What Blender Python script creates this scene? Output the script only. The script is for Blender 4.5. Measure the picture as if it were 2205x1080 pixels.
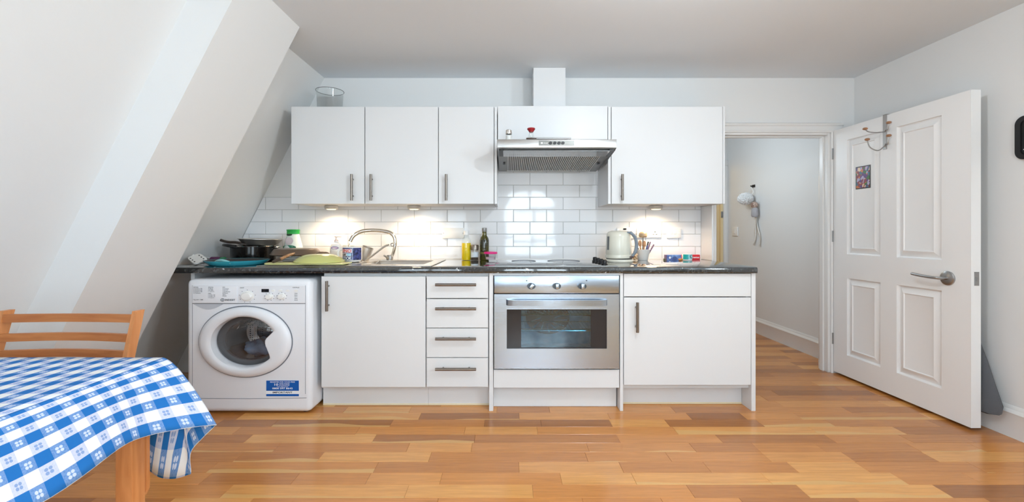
import bpy, bmesh, math, random
from mathutils import Vector, Matrix
random.seed(7)
PI = math.pi
for o in list(bpy.data.objects): bpy.data.objects.remove(o)
SC = bpy.context.scene
COL = SC.collection

# ------------------------------------------------------------------ camera, world, lights, exposure
F, CY, CZ, VX, VY = 940.0, -3.574, 1.152, 1093.0, 498.0
cam = bpy.data.cameras.new('camera'); camo = bpy.data.objects.new('camera', cam); COL.objects.link(camo)
camo.location = (0, CY, CZ); camo.rotation_euler = (PI/2, 0, 0)
cam.sensor_fit = 'HORIZONTAL'; cam.sensor_width = 36; cam.lens = F/2205*36
cam.shift_x = (1102.5-VX)/2205; cam.shift_y = (VY-540)/2205; cam.clip_start = .02
SC.camera = camo
SC.view_settings.view_transform = 'Standard'; SC.view_settings.look = 'None'
SC.view_settings.gamma = 1; SC.view_settings.use_curve_mapping = False
SC.view_settings.exposure = 0.16
W = bpy.data.worlds.new('sky'); SC.world = W; W.use_nodes = True
bg = W.node_tree.nodes['Background']; bg.inputs[0].default_value = (.80, .90, 1, 1); bg.inputs[1].default_value = 2.2

def light(name, kind, loc, energy, color=(1, 1, 1), rot=(0, 0, 0), **kw):
    l = bpy.data.lights.new(name, kind); l.energy = energy; l.color = color
    for k, v in kw.items(): setattr(l, k, v)
    o = bpy.data.objects.new(name, l); o.location = loc; o.rotation_euler = rot; COL.objects.link(o); return o
# daylight through the arched rear window; fill from an added rear window and an added right one; a ceiling lamp; lamps of corridor and far room
light('daylight_and_fill_rear', 'AREA', (.45, -5.45, 1.35), 75, (.76, .90, 1), (PI/2, 0, 0), shape='RECTANGLE', size=1.5, size_y=1.7)
light('daylight_and_fill_rear', 'AREA', (-1.25, -5.45, 1.35), 30, (.76, .90, 1), (PI/2, 0, 0), shape='RECTANGLE', size=1.5, size_y=1.7)  # fill lamp behind the added left rear window
light('fill_light_right', 'AREA', (3.2, -4.2, 1.96), 130, (.74, .89, 1), (0, PI/2, 0), shape='RECTANGLE', size=.8, size_y=1.3)  # fill lamp at the added right window, evens out the sloping wall
light('ceiling_lamp', 'POINT', (.8, -2.15, 2.2), 33, (.86, .94, 1), shadow_soft_size=.06)
light('corridor_lamp', 'POINT', (1.85, 1.0, 1.9), 9, (.80, .92, 1), shadow_soft_size=.1)
light('far_room_lamp', 'POINT', (1.9, 3.0, 2.1), 6, (1, .78, .42), shadow_soft_size=.1)

# ------------------------------------------------------------------ measuring helpers (photograph pixel + known depth -> metres)
def S(y): return F/(y-CY)
def ux(px, y): return (px-VX)/S(y)
def uz(py, y): return CZ-(py-VY)/S(y)

# ------------------------------------------------------------------ materials
def lin(c):
    return tuple(((v/255)/12.92 if v/255 <= .04045 else ((v/255+.055)/1.055)**2.4) for v in c)
def mat(name, rgb=(200, 200, 200), rough=.5, metal=0.0, bump=None, var=None, spec=.5, coat=0, trans=0, ior=1.45, alpha=1, emit=None):
    m = bpy.data.materials.new(name); m.use_nodes = True; nt = m.node_tree
    p = nt.nodes['Principled BSDF']; c = lin(rgb)
    p.inputs['Base Color'].default_value = (*c, 1); p.inputs['Roughness'].default_value = rough
    p.inputs['Metallic'].default_value = metal; p.inputs['Specular IOR Level'].default_value = spec
    p.inputs['Coat Weight'].default_value = coat; p.inputs['Transmission Weight'].default_value = trans
    p.inputs['IOR'].default_value = ior; p.inputs['Alpha'].default_value = alpha
    if emit:
        p.inputs['Emission Color'].default_value = (*lin(emit[0]), 1); p.inputs['Emission Strength'].default_value = emit[1]
    if bump or var:
        tc = nt.nodes.new('ShaderNodeTexCoord'); mp = nt.nodes.new('ShaderNodeMapping')
        nt.links.new(tc.outputs['Object'], mp.inputs[0])
        nz = nt.nodes.new('ShaderNodeTexNoise'); nt.links.new(mp.outputs[0], nz.inputs['Vector']); nz.inputs['Detail'].default_value = 3
        sc, st, stretch = (bump or (var[0], 0, (1, 1, 1)))
        nz.inputs['Scale'].default_value = sc; mp.inputs['Scale'].default_value = stretch
        if bump and st > 0:
            b = nt.nodes.new('ShaderNodeBump'); b.inputs['Strength'].default_value = st; b.inputs['Distance'].default_value = .01
            nt.links.new(nz.outputs['Fac'], b.inputs['Height']); nt.links.new(b.outputs[0], p.inputs['Normal'])
        if var:
            r = nt.nodes.new('ShaderNodeValToRGB'); r.color_ramp.elements[0].position = .35; r.color_ramp.elements[1].position = .65
            r.color_ramp.elements[0].color = (*lin(var[1]), 1); r.color_ramp.elements[1].color = (*lin(var[2]), 1)
            nt.links.new(nz.outputs['Fac'], r.inputs[0]); nt.links.new(r.outputs[0], p.inputs['Base Color'])
    return m
class G:
    """tiny node-graph helper"""
    def __init__(s, m): s.nt = m.node_tree; s.p = s.nt.nodes['Principled BSDF']
    def n(s, t, **kw):
        k = s.nt.nodes.new(t)
        for a, b in kw.items(): setattr(k, a, b)
        return k
    def put(s, sock, v):
        if isinstance(v, bpy.types.NodeSocket): s.nt.links.new(v, sock)
        else: sock.default_value = v
    def m(s, op, a, b=0.0, c=0.0):
        k = s.n('ShaderNodeMath', operation=op); s.put(k.inputs[0], a); s.put(k.inputs[1], b); s.put(k.inputs[2], c); return k.outputs[0]
    def mix(s, f, a, b):
        k = s.n('ShaderNodeMix', data_type='RGBA'); s.put(k.inputs[0], f); s.put(k.inputs[6], a); s.put(k.inputs[7], b); return k.outputs[2]

MT = {}
MT['wall'] = mat('white_wall_paint', (232, 232, 231), .55, bump=(60, .03, (1, 1, 1)))
MT['ceil'] = mat('ceiling_paint', (233, 238, 243), .7, bump=(50, .03, (1, 1, 1)))
MT['trim'] = mat('gloss_white_trim', (232, 231, 229), .3)
MT['door'] = mat('white_door_paint', (242, 241, 240), .38, bump=(80, .03, (1, 1, .1)))
MT['cab'] = mat('white_cabinet_foil', (228, 229, 230), .32, bump=(25, .02, (1, 1, 1)))
MT['cabin'] = mat('cabinet_carcass', (214, 214, 214), .5, bump=(25, .02, (1, 1, 1)))
MT['seal'] = mat('plinth_seal_strip', (236, 224, 190), .5, bump=(25, .02, (1, 1, 1)))
MT['tile'] = mat('glazed_white_tile', (238, 239, 241), .06, bump=(9, .05, (1, 1, 1)), coat=.3)
MT['grout'] = mat('light_grout', (192, 192, 190), .8, bump=(200, .1, (1, 1, 1)))
MT['steel'] = mat('brushed_steel', (178, 190, 204), .25, 1, bump=(6, .03, (1, 1, 90)))
MT['steeldk'] = mat('dull_steel', (150, 150, 149), .4, .8, bump=(6, .06, (60, 1, 1)))
MT['handle'] = mat('satin_nickel', (134, 126, 118), .32, 1, bump=(30, .05, (1, 1, 1)))
MT['chrome'] = mat('chrome', (225, 222, 216), .08, 1, bump=(8, .01, (1, 1, 1)))
MT['sink'] = mat('sink_steel', (205, 200, 192), .22, 1, bump=(5, .05, (60, 1, 1)))
MT['black'] = mat('black_plastic', (22, 22, 24), .35, bump=(80, .03, (1, 1, 1)))
MT['dark'] = mat('dark_gap', (34, 34, 36), .6, bump=(80, .03, (1, 1, 1)))
MT['blackgl'] = mat('black_glass', (12, 12, 14), .04, spec=.6, coat=.5, bump=(2, .004, (1, 1, 1)))
MT['appl'] = mat('white_appliance_enamel', (236, 238, 243), .3, bump=(30, .01, (1, 1, 1)))
MT['applg'] = mat('grey_appliance_line', (120, 126, 136), .4, bump=(30, .01, (1, 1, 1)))
MT['plast'] = mat('white_plastic', (240, 239, 236), .35, bump=(40, .02, (1, 1, 1)))
MT['print'] = mat('dark_print', (60, 62, 70), .5, bump=(40, .01, (1, 1, 1)))
MT['printlt'] = mat('white_print', (245, 248, 252), .5, bump=(40, .01, (1, 1, 1)))
def glass(name, rgb=(235, 240, 240), rough=.02, tint=.0):
    m = bpy.data.materials.new(name); m.use_nodes = True; g = G(m); nt = m.node_tree
    nt.nodes.remove(g.p); out = nt.nodes['Material Output']
    tr = g.n('ShaderNodeBsdfTransparent'); tr.inputs[0].default_value = (*lin(rgb), 1)
    gl = g.n('ShaderNodeBsdfGlossy'); gl.inputs['Roughness'].default_value = rough; gl.inputs[0].default_value = (1, 1, 1, 1)
    lw = g.n('ShaderNodeLayerWeight'); lw.inputs[0].default_value = .5
    nz = g.n('ShaderNodeTexNoise'); nz.inputs['Scale'].default_value = 20
    f = g.m('ADD', g.m('MULTIPLY_ADD', g.m('POWER', lw.outputs['Facing'], 4.0), .55, .03), g.m('MULTIPLY_ADD', nz.outputs['Fac'], .02, tint))
    mx = g.n('ShaderNodeMixShader'); nt.links.new(f, mx.inputs[0]); nt.links.new(tr.outputs[0], mx.inputs[1]); nt.links.new(gl.outputs[0], mx.inputs[2])
    nt.links.new(mx.outputs[0], out.inputs[0]); return m
MT['glass'] = glass('clear_glass', (252, 253, 253)); MT['vase'] = glass('vase_glass', (250, 251, 251), .03, .0)
MT['porthole'] = glass('porthole_glass', (232, 233, 235), .03, .03); MT['ovenglass'] = glass('oven_glass', (176, 216, 230), .03, .03)

# worktop: dark laminate with pale flecks, very glossy at a low angle
m = mat('speckled_black_laminate', (30, 32, 34), .07, spec=.8, coat=1); MT['top'] = m; g = G(m)
tc = g.n('ShaderNodeTexCoord')
n1 = g.n('ShaderNodeTexNoise'); n1.inputs['Scale'].default_value = 60; n1.inputs['Detail'].default_value = 6; n1.inputs['Roughness'].default_value = .7
v1 = g.n('ShaderNodeTexVoronoi'); v1.inputs['Scale'].default_value = 15; v1.inputs['Randomness'].default_value = 1
n2 = g.n('ShaderNodeTexNoise'); n2.inputs['Scale'].default_value = 45; n2.inputs['Detail'].default_value = 3
for k in (n1, n2): g.nt.links.new(tc.outputs['Object'], k.inputs['Vector'])
ad = g.n('ShaderNodeVectorMath', operation='MULTIPLY_ADD'); g.nt.links.new(n2.outputs['Color'], ad.inputs[0]); ad.inputs[1].default_value = (.05, .05, .05); g.nt.links.new(tc.outputs['Object'], ad.inputs[2])
g.nt.links.new(ad.outputs[0], v1.inputs['Vector'])
r = g.n('ShaderNodeValToRGB'); e = r.color_ramp.elements; e[0].position = .5; e[0].color = (*lin((20, 22, 24)), 1); e[1].position = .78; e[1].color = (*lin((96, 100, 102)), 1)
g.nt.links.new(n1.outputs['Fac'], r.inputs[0])
fl = g.m('LESS_THAN', v1.outputs['Distance'], .11)
g.nt.links.new(g.mix(fl, r.outputs[0], (*lin((188, 190, 190)), 1)), g.p.inputs['Base Color'])

# oak strip floor: colour per strip, grain along X, pale sapwood on some strips
m = mat('oak_strip', (190, 130, 70), .26, spec=.5, coat=.3)
m.node_tree.nodes['Principled BSDF'].inputs['Coat Roughness'].default_value = .14; MT['oak'] = m; g = G(m)
tc = g.n('ShaderNodeTexCoord'); oi = g.n('ShaderNodeObjectInfo')
off = g.n('ShaderNodeCombineXYZ'); g.put(off.inputs[0], g.m('MULTIPLY', oi.outputs['Random'], 57.0)); g.put(off.inputs[1], g.m('MULTIPLY', oi.outputs['Random'], 31.0))
va = g.n('ShaderNodeVectorMath', operation='ADD'); g.nt.links.new(tc.outputs['Object'], va.inputs[0]); g.nt.links.new(off.outputs[0], va.inputs[1])
mp = g.n('ShaderNodeMapping'); mp.inputs['Scale'].default_value = (1.4, 26, 1); g.nt.links.new(va.outputs[0], mp.inputs[0])
n1 = g.n('ShaderNodeTexNoise'); n1.inputs['Scale'].default_value = 2.4; n1.inputs['Detail'].default_value = 7; n1.inputs['Roughness'].default_value = .62; n1.inputs['Distortion'].default_value = .6
g.nt.links.new(mp.outputs[0], n1.inputs['Vector'])
mp2 = g.n('ShaderNodeMapping'); mp2.inputs['Scale'].default_value = (6, 140, 1); g.nt.links.new(va.outputs[0], mp2.inputs[0])
n3 = g.n('ShaderNodeTexNoise'); n3.inputs['Scale'].default_value = 2; n3.inputs['Detail'].default_value = 4; g.nt.links.new(mp2.outputs[0], n3.inputs['Vector'])
r = g.n('ShaderNodeValToRGB'); e = r.color_ramp.elements
e[0].position = 0; e[0].color = (*lin((152, 95, 46)), 1); e[1].position = 1; e[1].color = (*lin((216, 156, 88)), 1)
for p_, c_ in ((.25, (176, 113, 56)), (.5, (192, 126, 64)), (.75, (201, 134, 69))):
    k = e.new(p_); k.color = (*lin(c_), 1)
g.nt.links.new(oi.outputs['Random'], r.inputs[0])
gr = g.n('ShaderNodeValToRGB'); gr.color_ramp.elements[0].position = .3; gr.color_ramp.elements[0].color = (.92, .86, .78, 1); gr.color_ramp.elements[1].position = .62; gr.color_ramp.elements[1].color = (1.26, 1.25, 1.2, 1)
g.nt.links.new(g.m('ADD', g.m('MULTIPLY', n1.outputs['Fac'], .7), g.m('MULTIPLY', n3.outputs['Fac'], .3)), gr.inputs[0])
mu = g.n('ShaderNodeMix', data_type='RGBA', blend_type='MULTIPLY'); mu.inputs[0].default_value = 1
g.nt.links.new(r.outputs[0], mu.inputs[6]); g.nt.links.new(gr.outputs[0], mu.inputs[7])
sx = g.n('ShaderNodeSeparateXYZ'); g.nt.links.new(tc.outputs['Object'], sx.inputs[0])
mp3 = g.n('ShaderNodeMapping'); mp3.inputs['Scale'].default_value = (2.2, 5, 1); g.nt.links.new(va.outputs[0], mp3.inputs[0])
n4 = g.n('ShaderNodeTexNoise'); n4.inputs['Scale'].default_value = 1; n4.inputs['Detail'].default_value = 1; g.nt.links.new(mp3.outputs[0], n4.inputs['Vector'])
rr = g.m('FRACT', g.m('MULTIPLY', oi.outputs['Random'], 17.3))
edge = g.m('ADD', g.m('MULTIPLY', sx.outputs[1], -1.0), g.m('MULTIPLY', g.m('SUBTRACT', n4.outputs['Fac'], .5), .09))
sap = g.m('MULTIPLY', g.m('GREATER_THAN', edge, g.m('MULTIPLY_ADD', g.m('FRACT', g.m('MULTIPLY', oi.outputs['Random'], 91.7)), .05, .012)), g.m('GREATER_THAN', rr, .66))
g.nt.links.new(g.mix(g.m('MULTIPLY', sap, .8), mu.outputs[2], (*lin((224, 172, 102)), 1)), g.p.inputs['Base Color'])
b = g.n('ShaderNodeBump'); b.inputs['Strength'].default_value = .06; b.inputs['Distance'].default_value = .004
g.nt.links.new(n3.outputs['Fac'], b.inputs['Height']); g.nt.links.new(b.outputs[0], g.p.inputs['Normal'])

# furniture wood
def wood(name, a, b_, stretch, sc=3, rough=.4):
    m = mat(name, a, rough); g = G(m); tc = g.n('ShaderNodeTexCoord'); mp = g.n('ShaderNodeMapping'); mp.inputs['Scale'].default_value = stretch
    g.nt.links.new(tc.outputs['Object'], mp.inputs[0]); n = g.n('ShaderNodeTexNoise'); n.inputs['Scale'].default_value = sc; n.inputs['Detail'].default_value = 6; n.inputs['Distortion'].default_value = .8
    g.nt.links.new(mp.outputs[0], n.inputs['Vector']); r = g.n('ShaderNodeValToRGB')
    r.color_ramp.elements[0].position = .32; r.color_ramp.elements[1].position = .68
    r.color_ramp.elements[0].color = (*lin(a), 1); r.color_ramp.elements[1].color = (*lin(b_), 1)
    g.nt.links.new(n.outputs['Fac'], r.inputs[0]); g.nt.links.new(r.outputs[0], g.p.inputs['Base Color']); return m
MT['beech'] = wood('beech_upright', (196, 124, 70), (216, 146, 90), (14, 14, 1.2))
MT['beechx'] = wood('beech_rail', (176, 104, 56), (200, 128, 74), (1.2, 14, 14))
MT['spoonwood'] = wood('utensil_wood', (150, 106, 70), (196, 150, 110), (20, 20, 2))

# gingham cloth
m = mat('blue_gingham_cotton', (240, 240, 240), .85, spec=.2); MT['cloth'] = m; g = G(m)
uv = g.n('ShaderNodeUVMap'); su = g.n('ShaderNodeSeparateXYZ'); g.nt.links.new(uv.outputs[0], su.inputs[0])
P_ = .062
fu = g.m('FRACT', g.m('DIVIDE', su.outputs[0], P_)); fv = g.m('FRACT', g.m('DIVIDE', su.outputs[1], P_))
bu = g.m('LESS_THAN', fu, .5); bv = g.m('LESS_THAN', fv, .5)
both = g.m('MULTIPLY', bu, bv); one = g.m('ABSOLUTE', g.m('SUBTRACT', bu, bv))
cu = g.m('SUBTRACT', g.m('FRACT', g.m('DIVIDE', su.outputs[0], P_/2)), .5); cv = g.m('SUBTRACT', g.m('FRACT', g.m('DIVIDE', su.outputs[1], P_/2)), .5)
au = g.m('SUBTRACT', g.m('ABSOLUTE', cu), .13); av = g.m('SUBTRACT', g.m('ABSOLUTE', cv), .13)
rad = g.m('SQRT', g.m('ADD', g.m('MULTIPLY', au, au), g.m('MULTIPLY', av, av)))
petal = g.m('LESS_THAN', rad, .115)
nz = g.n('ShaderNodeTexNoise'); nz.inputs['Scale'].default_value = 260; g.nt.links.new(uv.outputs[0], nz.inputs['Vector'])
wv = g.m('MULTIPLY', g.m('GREATER_THAN', nz.outputs['Fac'], .54), .35)
white = (*lin((238, 237, 236)), 1); blue = (*lin((38, 112, 184)), 1); midc = (*lin((132, 164, 208)), 1)
pet = g.mix(bv, (*lin((66, 112, 176)), 1), (*lin((222, 228, 240)), 1))
row = g.mix(petal, g.mix(wv, (*lin((206, 210, 230)), 1), (*lin((176, 190, 222)), 1)), (*lin((140, 164, 208)), 1)); colm = g.mix(petal, g.mix(wv, (*lin((118, 154, 206)), 1), blue), (*lin((206, 216, 236)), 1))
midp = g.mix(bv, colm, row)
c = g.mix(one, white, midp); c = g.mix(both, c, blue)
g.nt.links.new(c, g.p.inputs['Base Color'])
wb = g.n('ShaderNodeBump'); wb.inputs['Strength'].default_value = .15; wb.inputs['Distance'].default_value = .002
n5 = g.n('ShaderNodeTexNoise'); n5.inputs['Scale'].default_value = 400; g.nt.links.new(uv.outputs[0], n5.inputs['Vector']); g.nt.links.new(n5.outputs['Fac'], wb.inputs['Height']); g.nt.links.new(wb.outputs[0], g.p.inputs['Normal'])

# ------------------------------------------------------------------ mesh helpers
def B(): return bmesh.new()
def box(bm, x0, x1, y0, y1, z0, z1, bev=0, seg=2):
    if x1 < x0: x0, x1 = x1, x0
    if y1 < y0: y0, y1 = y1, y0
    if z1 < z0: z0, z1 = z1, z0
    vs = [bm.verts.new((x, y, z)) for x in (x0, x1) for y in (y0, y1) for z in (z0, z1)]
    fs = [bm.faces.new([vs[i] for i in q]) for q in ((0, 1, 3, 2), (4, 6, 7, 5), (0, 4, 5, 1), (2, 3, 7, 6), (0, 2, 6, 4), (1, 5, 7, 3))]
    if bev:
        es = list({e for f in fs for e in f.edges})
        bmesh.ops.bevel(bm, geom=es, offset=bev, segments=seg, affect='EDGES', profile=.5)
    return bm
def lathe(bm, prof, c=(0, 0, 0), n=32, sx=1, sy=1, M=None, close=True):
    rings = []
    for r, z in prof:
        if r < 1e-6: rings.append([bm.verts.new((0, 0, z))])
        else: rings.append([bm.verts.new((r*sx*math.cos(2*PI*i/n), r*sy*math.sin(2*PI*i/n), z)) for i in range(n)])
    for a, b_ in zip(rings, rings[1:]):
        for i in range(n):
            j = (i+1) % n
            if len(a) == 1 and len(b_) == 1: continue
            if len(a) == 1: bm.faces.new((a[0], b_[j], b_[i]))
            elif len(b_) == 1: bm.faces.new((a[i], a[j], b_[0]))
            else: bm.faces.new((a[i], a[j], b_[j], b_[i]))
    if close:
        if len(rings[0]) > 1: bm.faces.new(rings[0][::-1])
        if len(rings[-1]) > 1: bm.faces.new(rings[-1])
    vs = [v for r in rings for v in r]
    if M is not None: bmesh.ops.transform(bm, matrix=M, verts=vs)
    bmesh.ops.translate(bm, vec=c, verts=vs)
    return bm
def tube(bm, pts, r, n=10, flat=1.0):
    pts = [Vector(p) for p in pts]; rings = []; up = None
    for i, p in enumerate(pts):
        t = (pts[min(i+1, len(pts)-1)]-pts[max(i-1, 0)]).normalized()
        if up is None:
            up = Vector((0, 0, 1)) if abs(t.z) < .9 else Vector((0, 1, 0))
        a = t.cross(up).normalized(); up = a.cross(t).normalized()
        rr = r[i] if isinstance(r, (list, tuple)) else r
        rings.append([bm.verts.new(p+a*rr*math.cos(2*PI*k/n)+up*rr*flat*math.sin(2*PI*k/n)) for k in range(n)])
    for a, b_ in zip(rings, rings[1:]):
        for k in range(n): bm.faces.new((a[k], a[(k+1) % n], b_[(k+1) % n], b_[k]))
    bm.faces.new(rings[0][::-1]); bm.faces.new(rings[-1]); return bm
def smoothpts(pts, n=6):
    out = []; P = [Vector(p) for p in pts]; P = [P[0]*2-P[1]]+P+[P[-1]*2-P[-2]]
    for i in range(1, len(P)-2):
        for k in range(n):
            t = k/n; a, b_, c, d = P[i-1:i+3]
            out.append(.5*((2*b_)+(c-a)*t+(2*a-5*b_+4*c-d)*t*t+(3*b_-a-3*c+d)*t**3))
    return out+[P[-2]]
def prism(bm, poly, a0, a1, axis='y'):
    f = {'y': lambda p, a: (p[0], a, p[1]), 'z': lambda p, a: (p[0], p[1], a), 'x': lambda p, a: (a, p[0], p[1])}[axis]
    lo = [bm.verts.new(f(p, a0)) for p in poly]; hi = [bm.verts.new(f(p, a1)) for p in poly]; n = len(poly)
    bm.faces.new(lo); bm.faces.new(hi[::-1])
    for i in range(n): bm.faces.new((lo[i], hi[i], hi[(i+1) % n], lo[(i+1) % n]))
    return bm
ORG = {}
def root_origin(o):
    while o.parent: o = o.parent
    return ORG.get(o.name, Vector((0, 0, 0)))
def obj(name, bm, m, parent=None, local=False, sharp=35, at=None):
    if isinstance(bm, bpy.types.Mesh): me = bm
    else:
        bmesh.ops.recalc_face_normals(bm, faces=bm.faces); me = bpy.data.meshes.new(name); bm.to_mesh(me); bm.free()
    o = bpy.data.objects.new(name, me); COL.objects.link(o)
    if isinstance(m, (list, tuple)):
        for k in m: me.materials.append(MT[k])
    elif m and not me.materials: me.materials.append(MT[m] if isinstance(m, str) else m)
    if me.polygons:
        me.polygons.foreach_set('use_smooth', [True]*len(me.polygons)); me.set_sharp_from_angle(angle=math.radians(sharp))
    if parent:
        o.parent = parent
        if not local:
            d = root_origin(parent)
            if d.length: me.transform(Matrix.Translation(-d))
    elif at is not None:
        me.transform(Matrix.Translation(-Vector(at))); o.location = at; ORG[o.name] = Vector(at)
    return o
def thing(name, label, cat, loc=(0, 0, 0), group=None, rotz=0):
    o = bpy.data.objects.new(name, None); o.empty_display_size = .05; COL.objects.link(o)
    o.location = loc; o.rotation_euler = (0, 0, rotz); o['label'] = label; o['category'] = cat
    if group: o['group'] = group
    ORG[o.name] = Vector(loc); return o
def solo(name, bm, m, label, cat, at, group=None, **kw):
    o = obj(name, bm, m, None, at=at, **kw); o['label'] = label; o['category'] = cat
    if group: o['group'] = group
    return o
def struct(name, bm, m, **kw):
    o = obj(name, bm, m, **kw); o['kind'] = 'structure'; return o
def cut(bm, cutter):
    obs = []
    for k in (bm, cutter):
        bmesh.ops.recalc_face_normals(k, faces=k.faces); me = bpy.data.meshes.new('t'); k.to_mesh(me); k.free()
        o = bpy.data.objects.new('t', me); COL.objects.link(o); obs.append(o)
    md = obs[0].modifiers.new('b', 'BOOLEAN'); md.operation = 'DIFFERENCE'; md.object = obs[1]; md.solver = 'EXACT'
    bpy.context.view_layer.update(); dg = bpy.context.evaluated_depsgraph_get()
    me = bpy.data.meshes.new_from_object(obs[0].evaluated_get(dg))
    for o in obs: bpy.data.objects.remove(o)
    return me
def text(s, cx, y, cz, w, h, m, parent, name='lettering', bend=None, face='y', align='C', bold=False, label=None, local=False):
    c = bpy.data.curves.new('t', 'FONT'); c.body = s; c.size = 1; c.extrude = .01; c.resolution_u = 3
    if bold: c.offset = .018
    o = bpy.data.objects.new('t', c); COL.objects.link(o); bpy.context.view_layer.update()
    me = bpy.data.meshes.new_from_object(o.evaluated_get(bpy.context.evaluated_depsgraph_get())); bpy.data.objects.remove(o)
    me.materials.clear()
    xs = [v.co.x for v in me.vertices]; ys = [v.co.y for v in me.vertices]
    x0, x1, y0, y1 = min(xs), max(xs), min(ys), max(ys)
    for v in me.vertices:
        a = (v.co.x-x0)/(x1-x0)*w; b_ = (v.co.y-y0)/(y1-y0)*h-h/2; dp = v.co.z*.03+.0003
        if align == 'C': a -= w/2
        if bend:
            (bx, by, br) = bend; th = (cx+a-bx)/br
            v.co = (bx+(br+dp)*math.sin(th), by-(br+dp)*math.cos(th), cz+b_)
        elif face == 'y': v.co = (cx+a, y-dp, cz+b_)
    return obj(name, me, m, parent, sharp=30, local=local)
def ellipse_disc(bm, cx, y0, y1, cz, rx, rz, n=40):
    return prism(bm, [(cx+rx*math.cos(2*PI*i/n), cz+rz*math.sin(2*PI*i/n)) for i in range(n)], y0, y1)

# ------------------------------------------------------------------ the room
ZC = 2.407; XR = 2.837; YR = -5.0; YE = 2.06
def xa(z): return -1.5-.513*(ZC-z)
bm = B(); prism(bm, [(xa(ZC), ZC), (xa(0), 0), (xa(0)-.1, 0), (xa(ZC)-.1, ZC)], YR, .1)
prism(bm, [(-1.28, ZC), (-1.28-.514*ZC, 0), (xa(0)-.02, 0), (xa(ZC)-.02, ZC)], -1.443, -.888)
struct('wall_left', bm, 'wall')
OX0, OX1, OZ = 1.68, 2.65, 1.972
bm = B(); box(bm, -2.75, OX0, 0, .105, 0, ZC); box(bm, OX1, XR, 0, .105, 0, ZC); box(bm, OX0, OX1, 0, .105, OZ, ZC)
wall_back = struct('wall_back', bm, 'wall')
bm = B(); box(bm, XR, XR+.1, -3.6, YE+1.4, 0, ZC); box(bm, XR, XR+.1, YR, -4.8, 0, ZC); box(bm, XR, XR+.1, -4.8, -3.6, 0, 1.6); box(bm, XR, XR+.1, -4.8, -3.6, 2.32, ZC); struct('wall_right', bm, 'wall')
bm = B(); box(bm, XR+.03, XR+.08, -4.8, -4.74, 1.6, 2.32); box(bm, XR+.03, XR+.08, -3.66, -3.6, 1.6, 2.32); box(bm, XR+.03, XR+.08, -4.74, -3.66, 1.6, 1.66); box(bm, XR+.03, XR+.08, -4.74, -3.66, 2.26, 2.32); box(bm, XR+.03, XR+.08, -4.22, -4.18, 1.66, 2.26)
w = struct('window_3', bm, 'trim'); obj('pane', box(B(), XR+.052, XR+.056, -4.74, -3.66, 1.66, 2.26), 'glass', w)  # unseen window added for fill, set high to keep its reflection off the tiles
bm = B(); box(bm, 1.53, 1.63, .105, YE, 0, ZC); struct('wall_corridor', bm, 'wall')
bm = B(); box(bm, -1.7, XR+.1, YR-.15, YE+1.4, ZC, ZC+.1); struct('ceiling', bm, 'ceil')
# corridor end with an opening to a warmly lit room
MT['cream'] = mat('cream_paint', (236, 214, 168), .5, bump=(40, .03, (1, 1, 1)))
bm = B(); box(bm, 1.53, 1.95, YE, YE+.1, 0, ZC); box(bm, 1.95, XR, YE, YE+.1, 2.0, ZC); struct('wall_end', bm, 'wall')
bm = B(); box(bm, 1.2, XR+.1, YE+1.3, YE+1.4, 0, ZC); box(bm, 1.2, 1.3, YE+.1, YE+1.3, 0, ZC); struct('wall_far', bm, 'cream')
bm = B(); box(bm, 2.785, XR, YE-.02, YE+.12, 0, 2.0, .006); box(bm, 1.9, XR, YE-.022, YE, 2.0, 2.07, .006); struct('trim_2', bm, 'trim')
d2 = struct('door_2', box(B(), 2.70, 2.75, YE+.10, YE+.85, .01, 1.98, .004), 'cream')
obj('jamb', box(box(B(), 2.755, 2.785, YE+.01, YE+.12, 0, 2.0), 2.735, 2.757, YE+.06, YE+.10, 0, 2.0), 'cream', d2)
obj('strike_plate', box(B(), 2.757, 2.783, YE+.002, YE+.01, 1.33, 1.41, .002), 'steeldk', d2)
# rear wall with an arched window, and a second one added on the left for fill
def arched_wall(bm, wins, x0, x1, y0, y1):
    xs = [x0]
    for (a, b_, zs, zt) in wins:
        box(bm, xs[-1], a, y0, y1, 0, ZC); box(bm, a, b_, y0, y1, 0, zs)
        cx, r = (a+b_)/2, (b_-a)/2; n = 16; h = r*.75
        for i in range(n):
            t0, t1 = PI-PI*i/n, PI-PI*(i+1)/n
            p = [(cx+r*math.cos(t0), zt-h+h*math.sin(t0)), (cx+r*math.cos(t1), zt-h+h*math.sin(t1)), (cx+r*math.cos(t1), ZC), (cx+r*math.cos(t0), ZC)]
            prism(bm, p, y0, y1)
        xs.append(b_)
    box(bm, xs[-1], x1, y0, y1, 0, ZC); return bm
wins = [(-1.8, -.7, .5, 2.0), (-.1, 1.0, .5, 2.0)]
struct('wall_rear', arched_wall(B(), wins, -2.9, XR, YR-.15, YR), 'wall')
for i, (a, b_, zs, zt) in enumerate(wins):
    bm = B(); r = (b_-a)/2; cx = (a+b_)/2; h = r*.75; y0, y1 = YR-.1, YR-.05
    box(bm, a, a+.05, y0, y1, zs, zt-h); box(bm, b_-.05, b_, y0, y1, zs, zt-h); box(bm, a, b_, y0, y1, zs, zs+.06)
    box(bm, cx-.03, cx+.03, y0, y1, zs, zt); box(bm, a, b_, y0, y1, zt-h-.02, zt-h+.03); box(bm, a, b_, y0, y1, 1.0, 1.05)
    arc = [(cx+(r-.02)*math.cos(PI*k/20), (y0+y1)/2, zt-h+(h-.02)*math.sin(PI*k/20)) for k in range(21)]
    tube(bm, arc, .025, 6)
    w = struct('window_%d' % (i+1), bm, 'trim')
    obj('pane', box(B(), a+.03, b_-.03, YR-.078, YR-.074, zs+.03, zt-h), 'glass', w)

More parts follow.
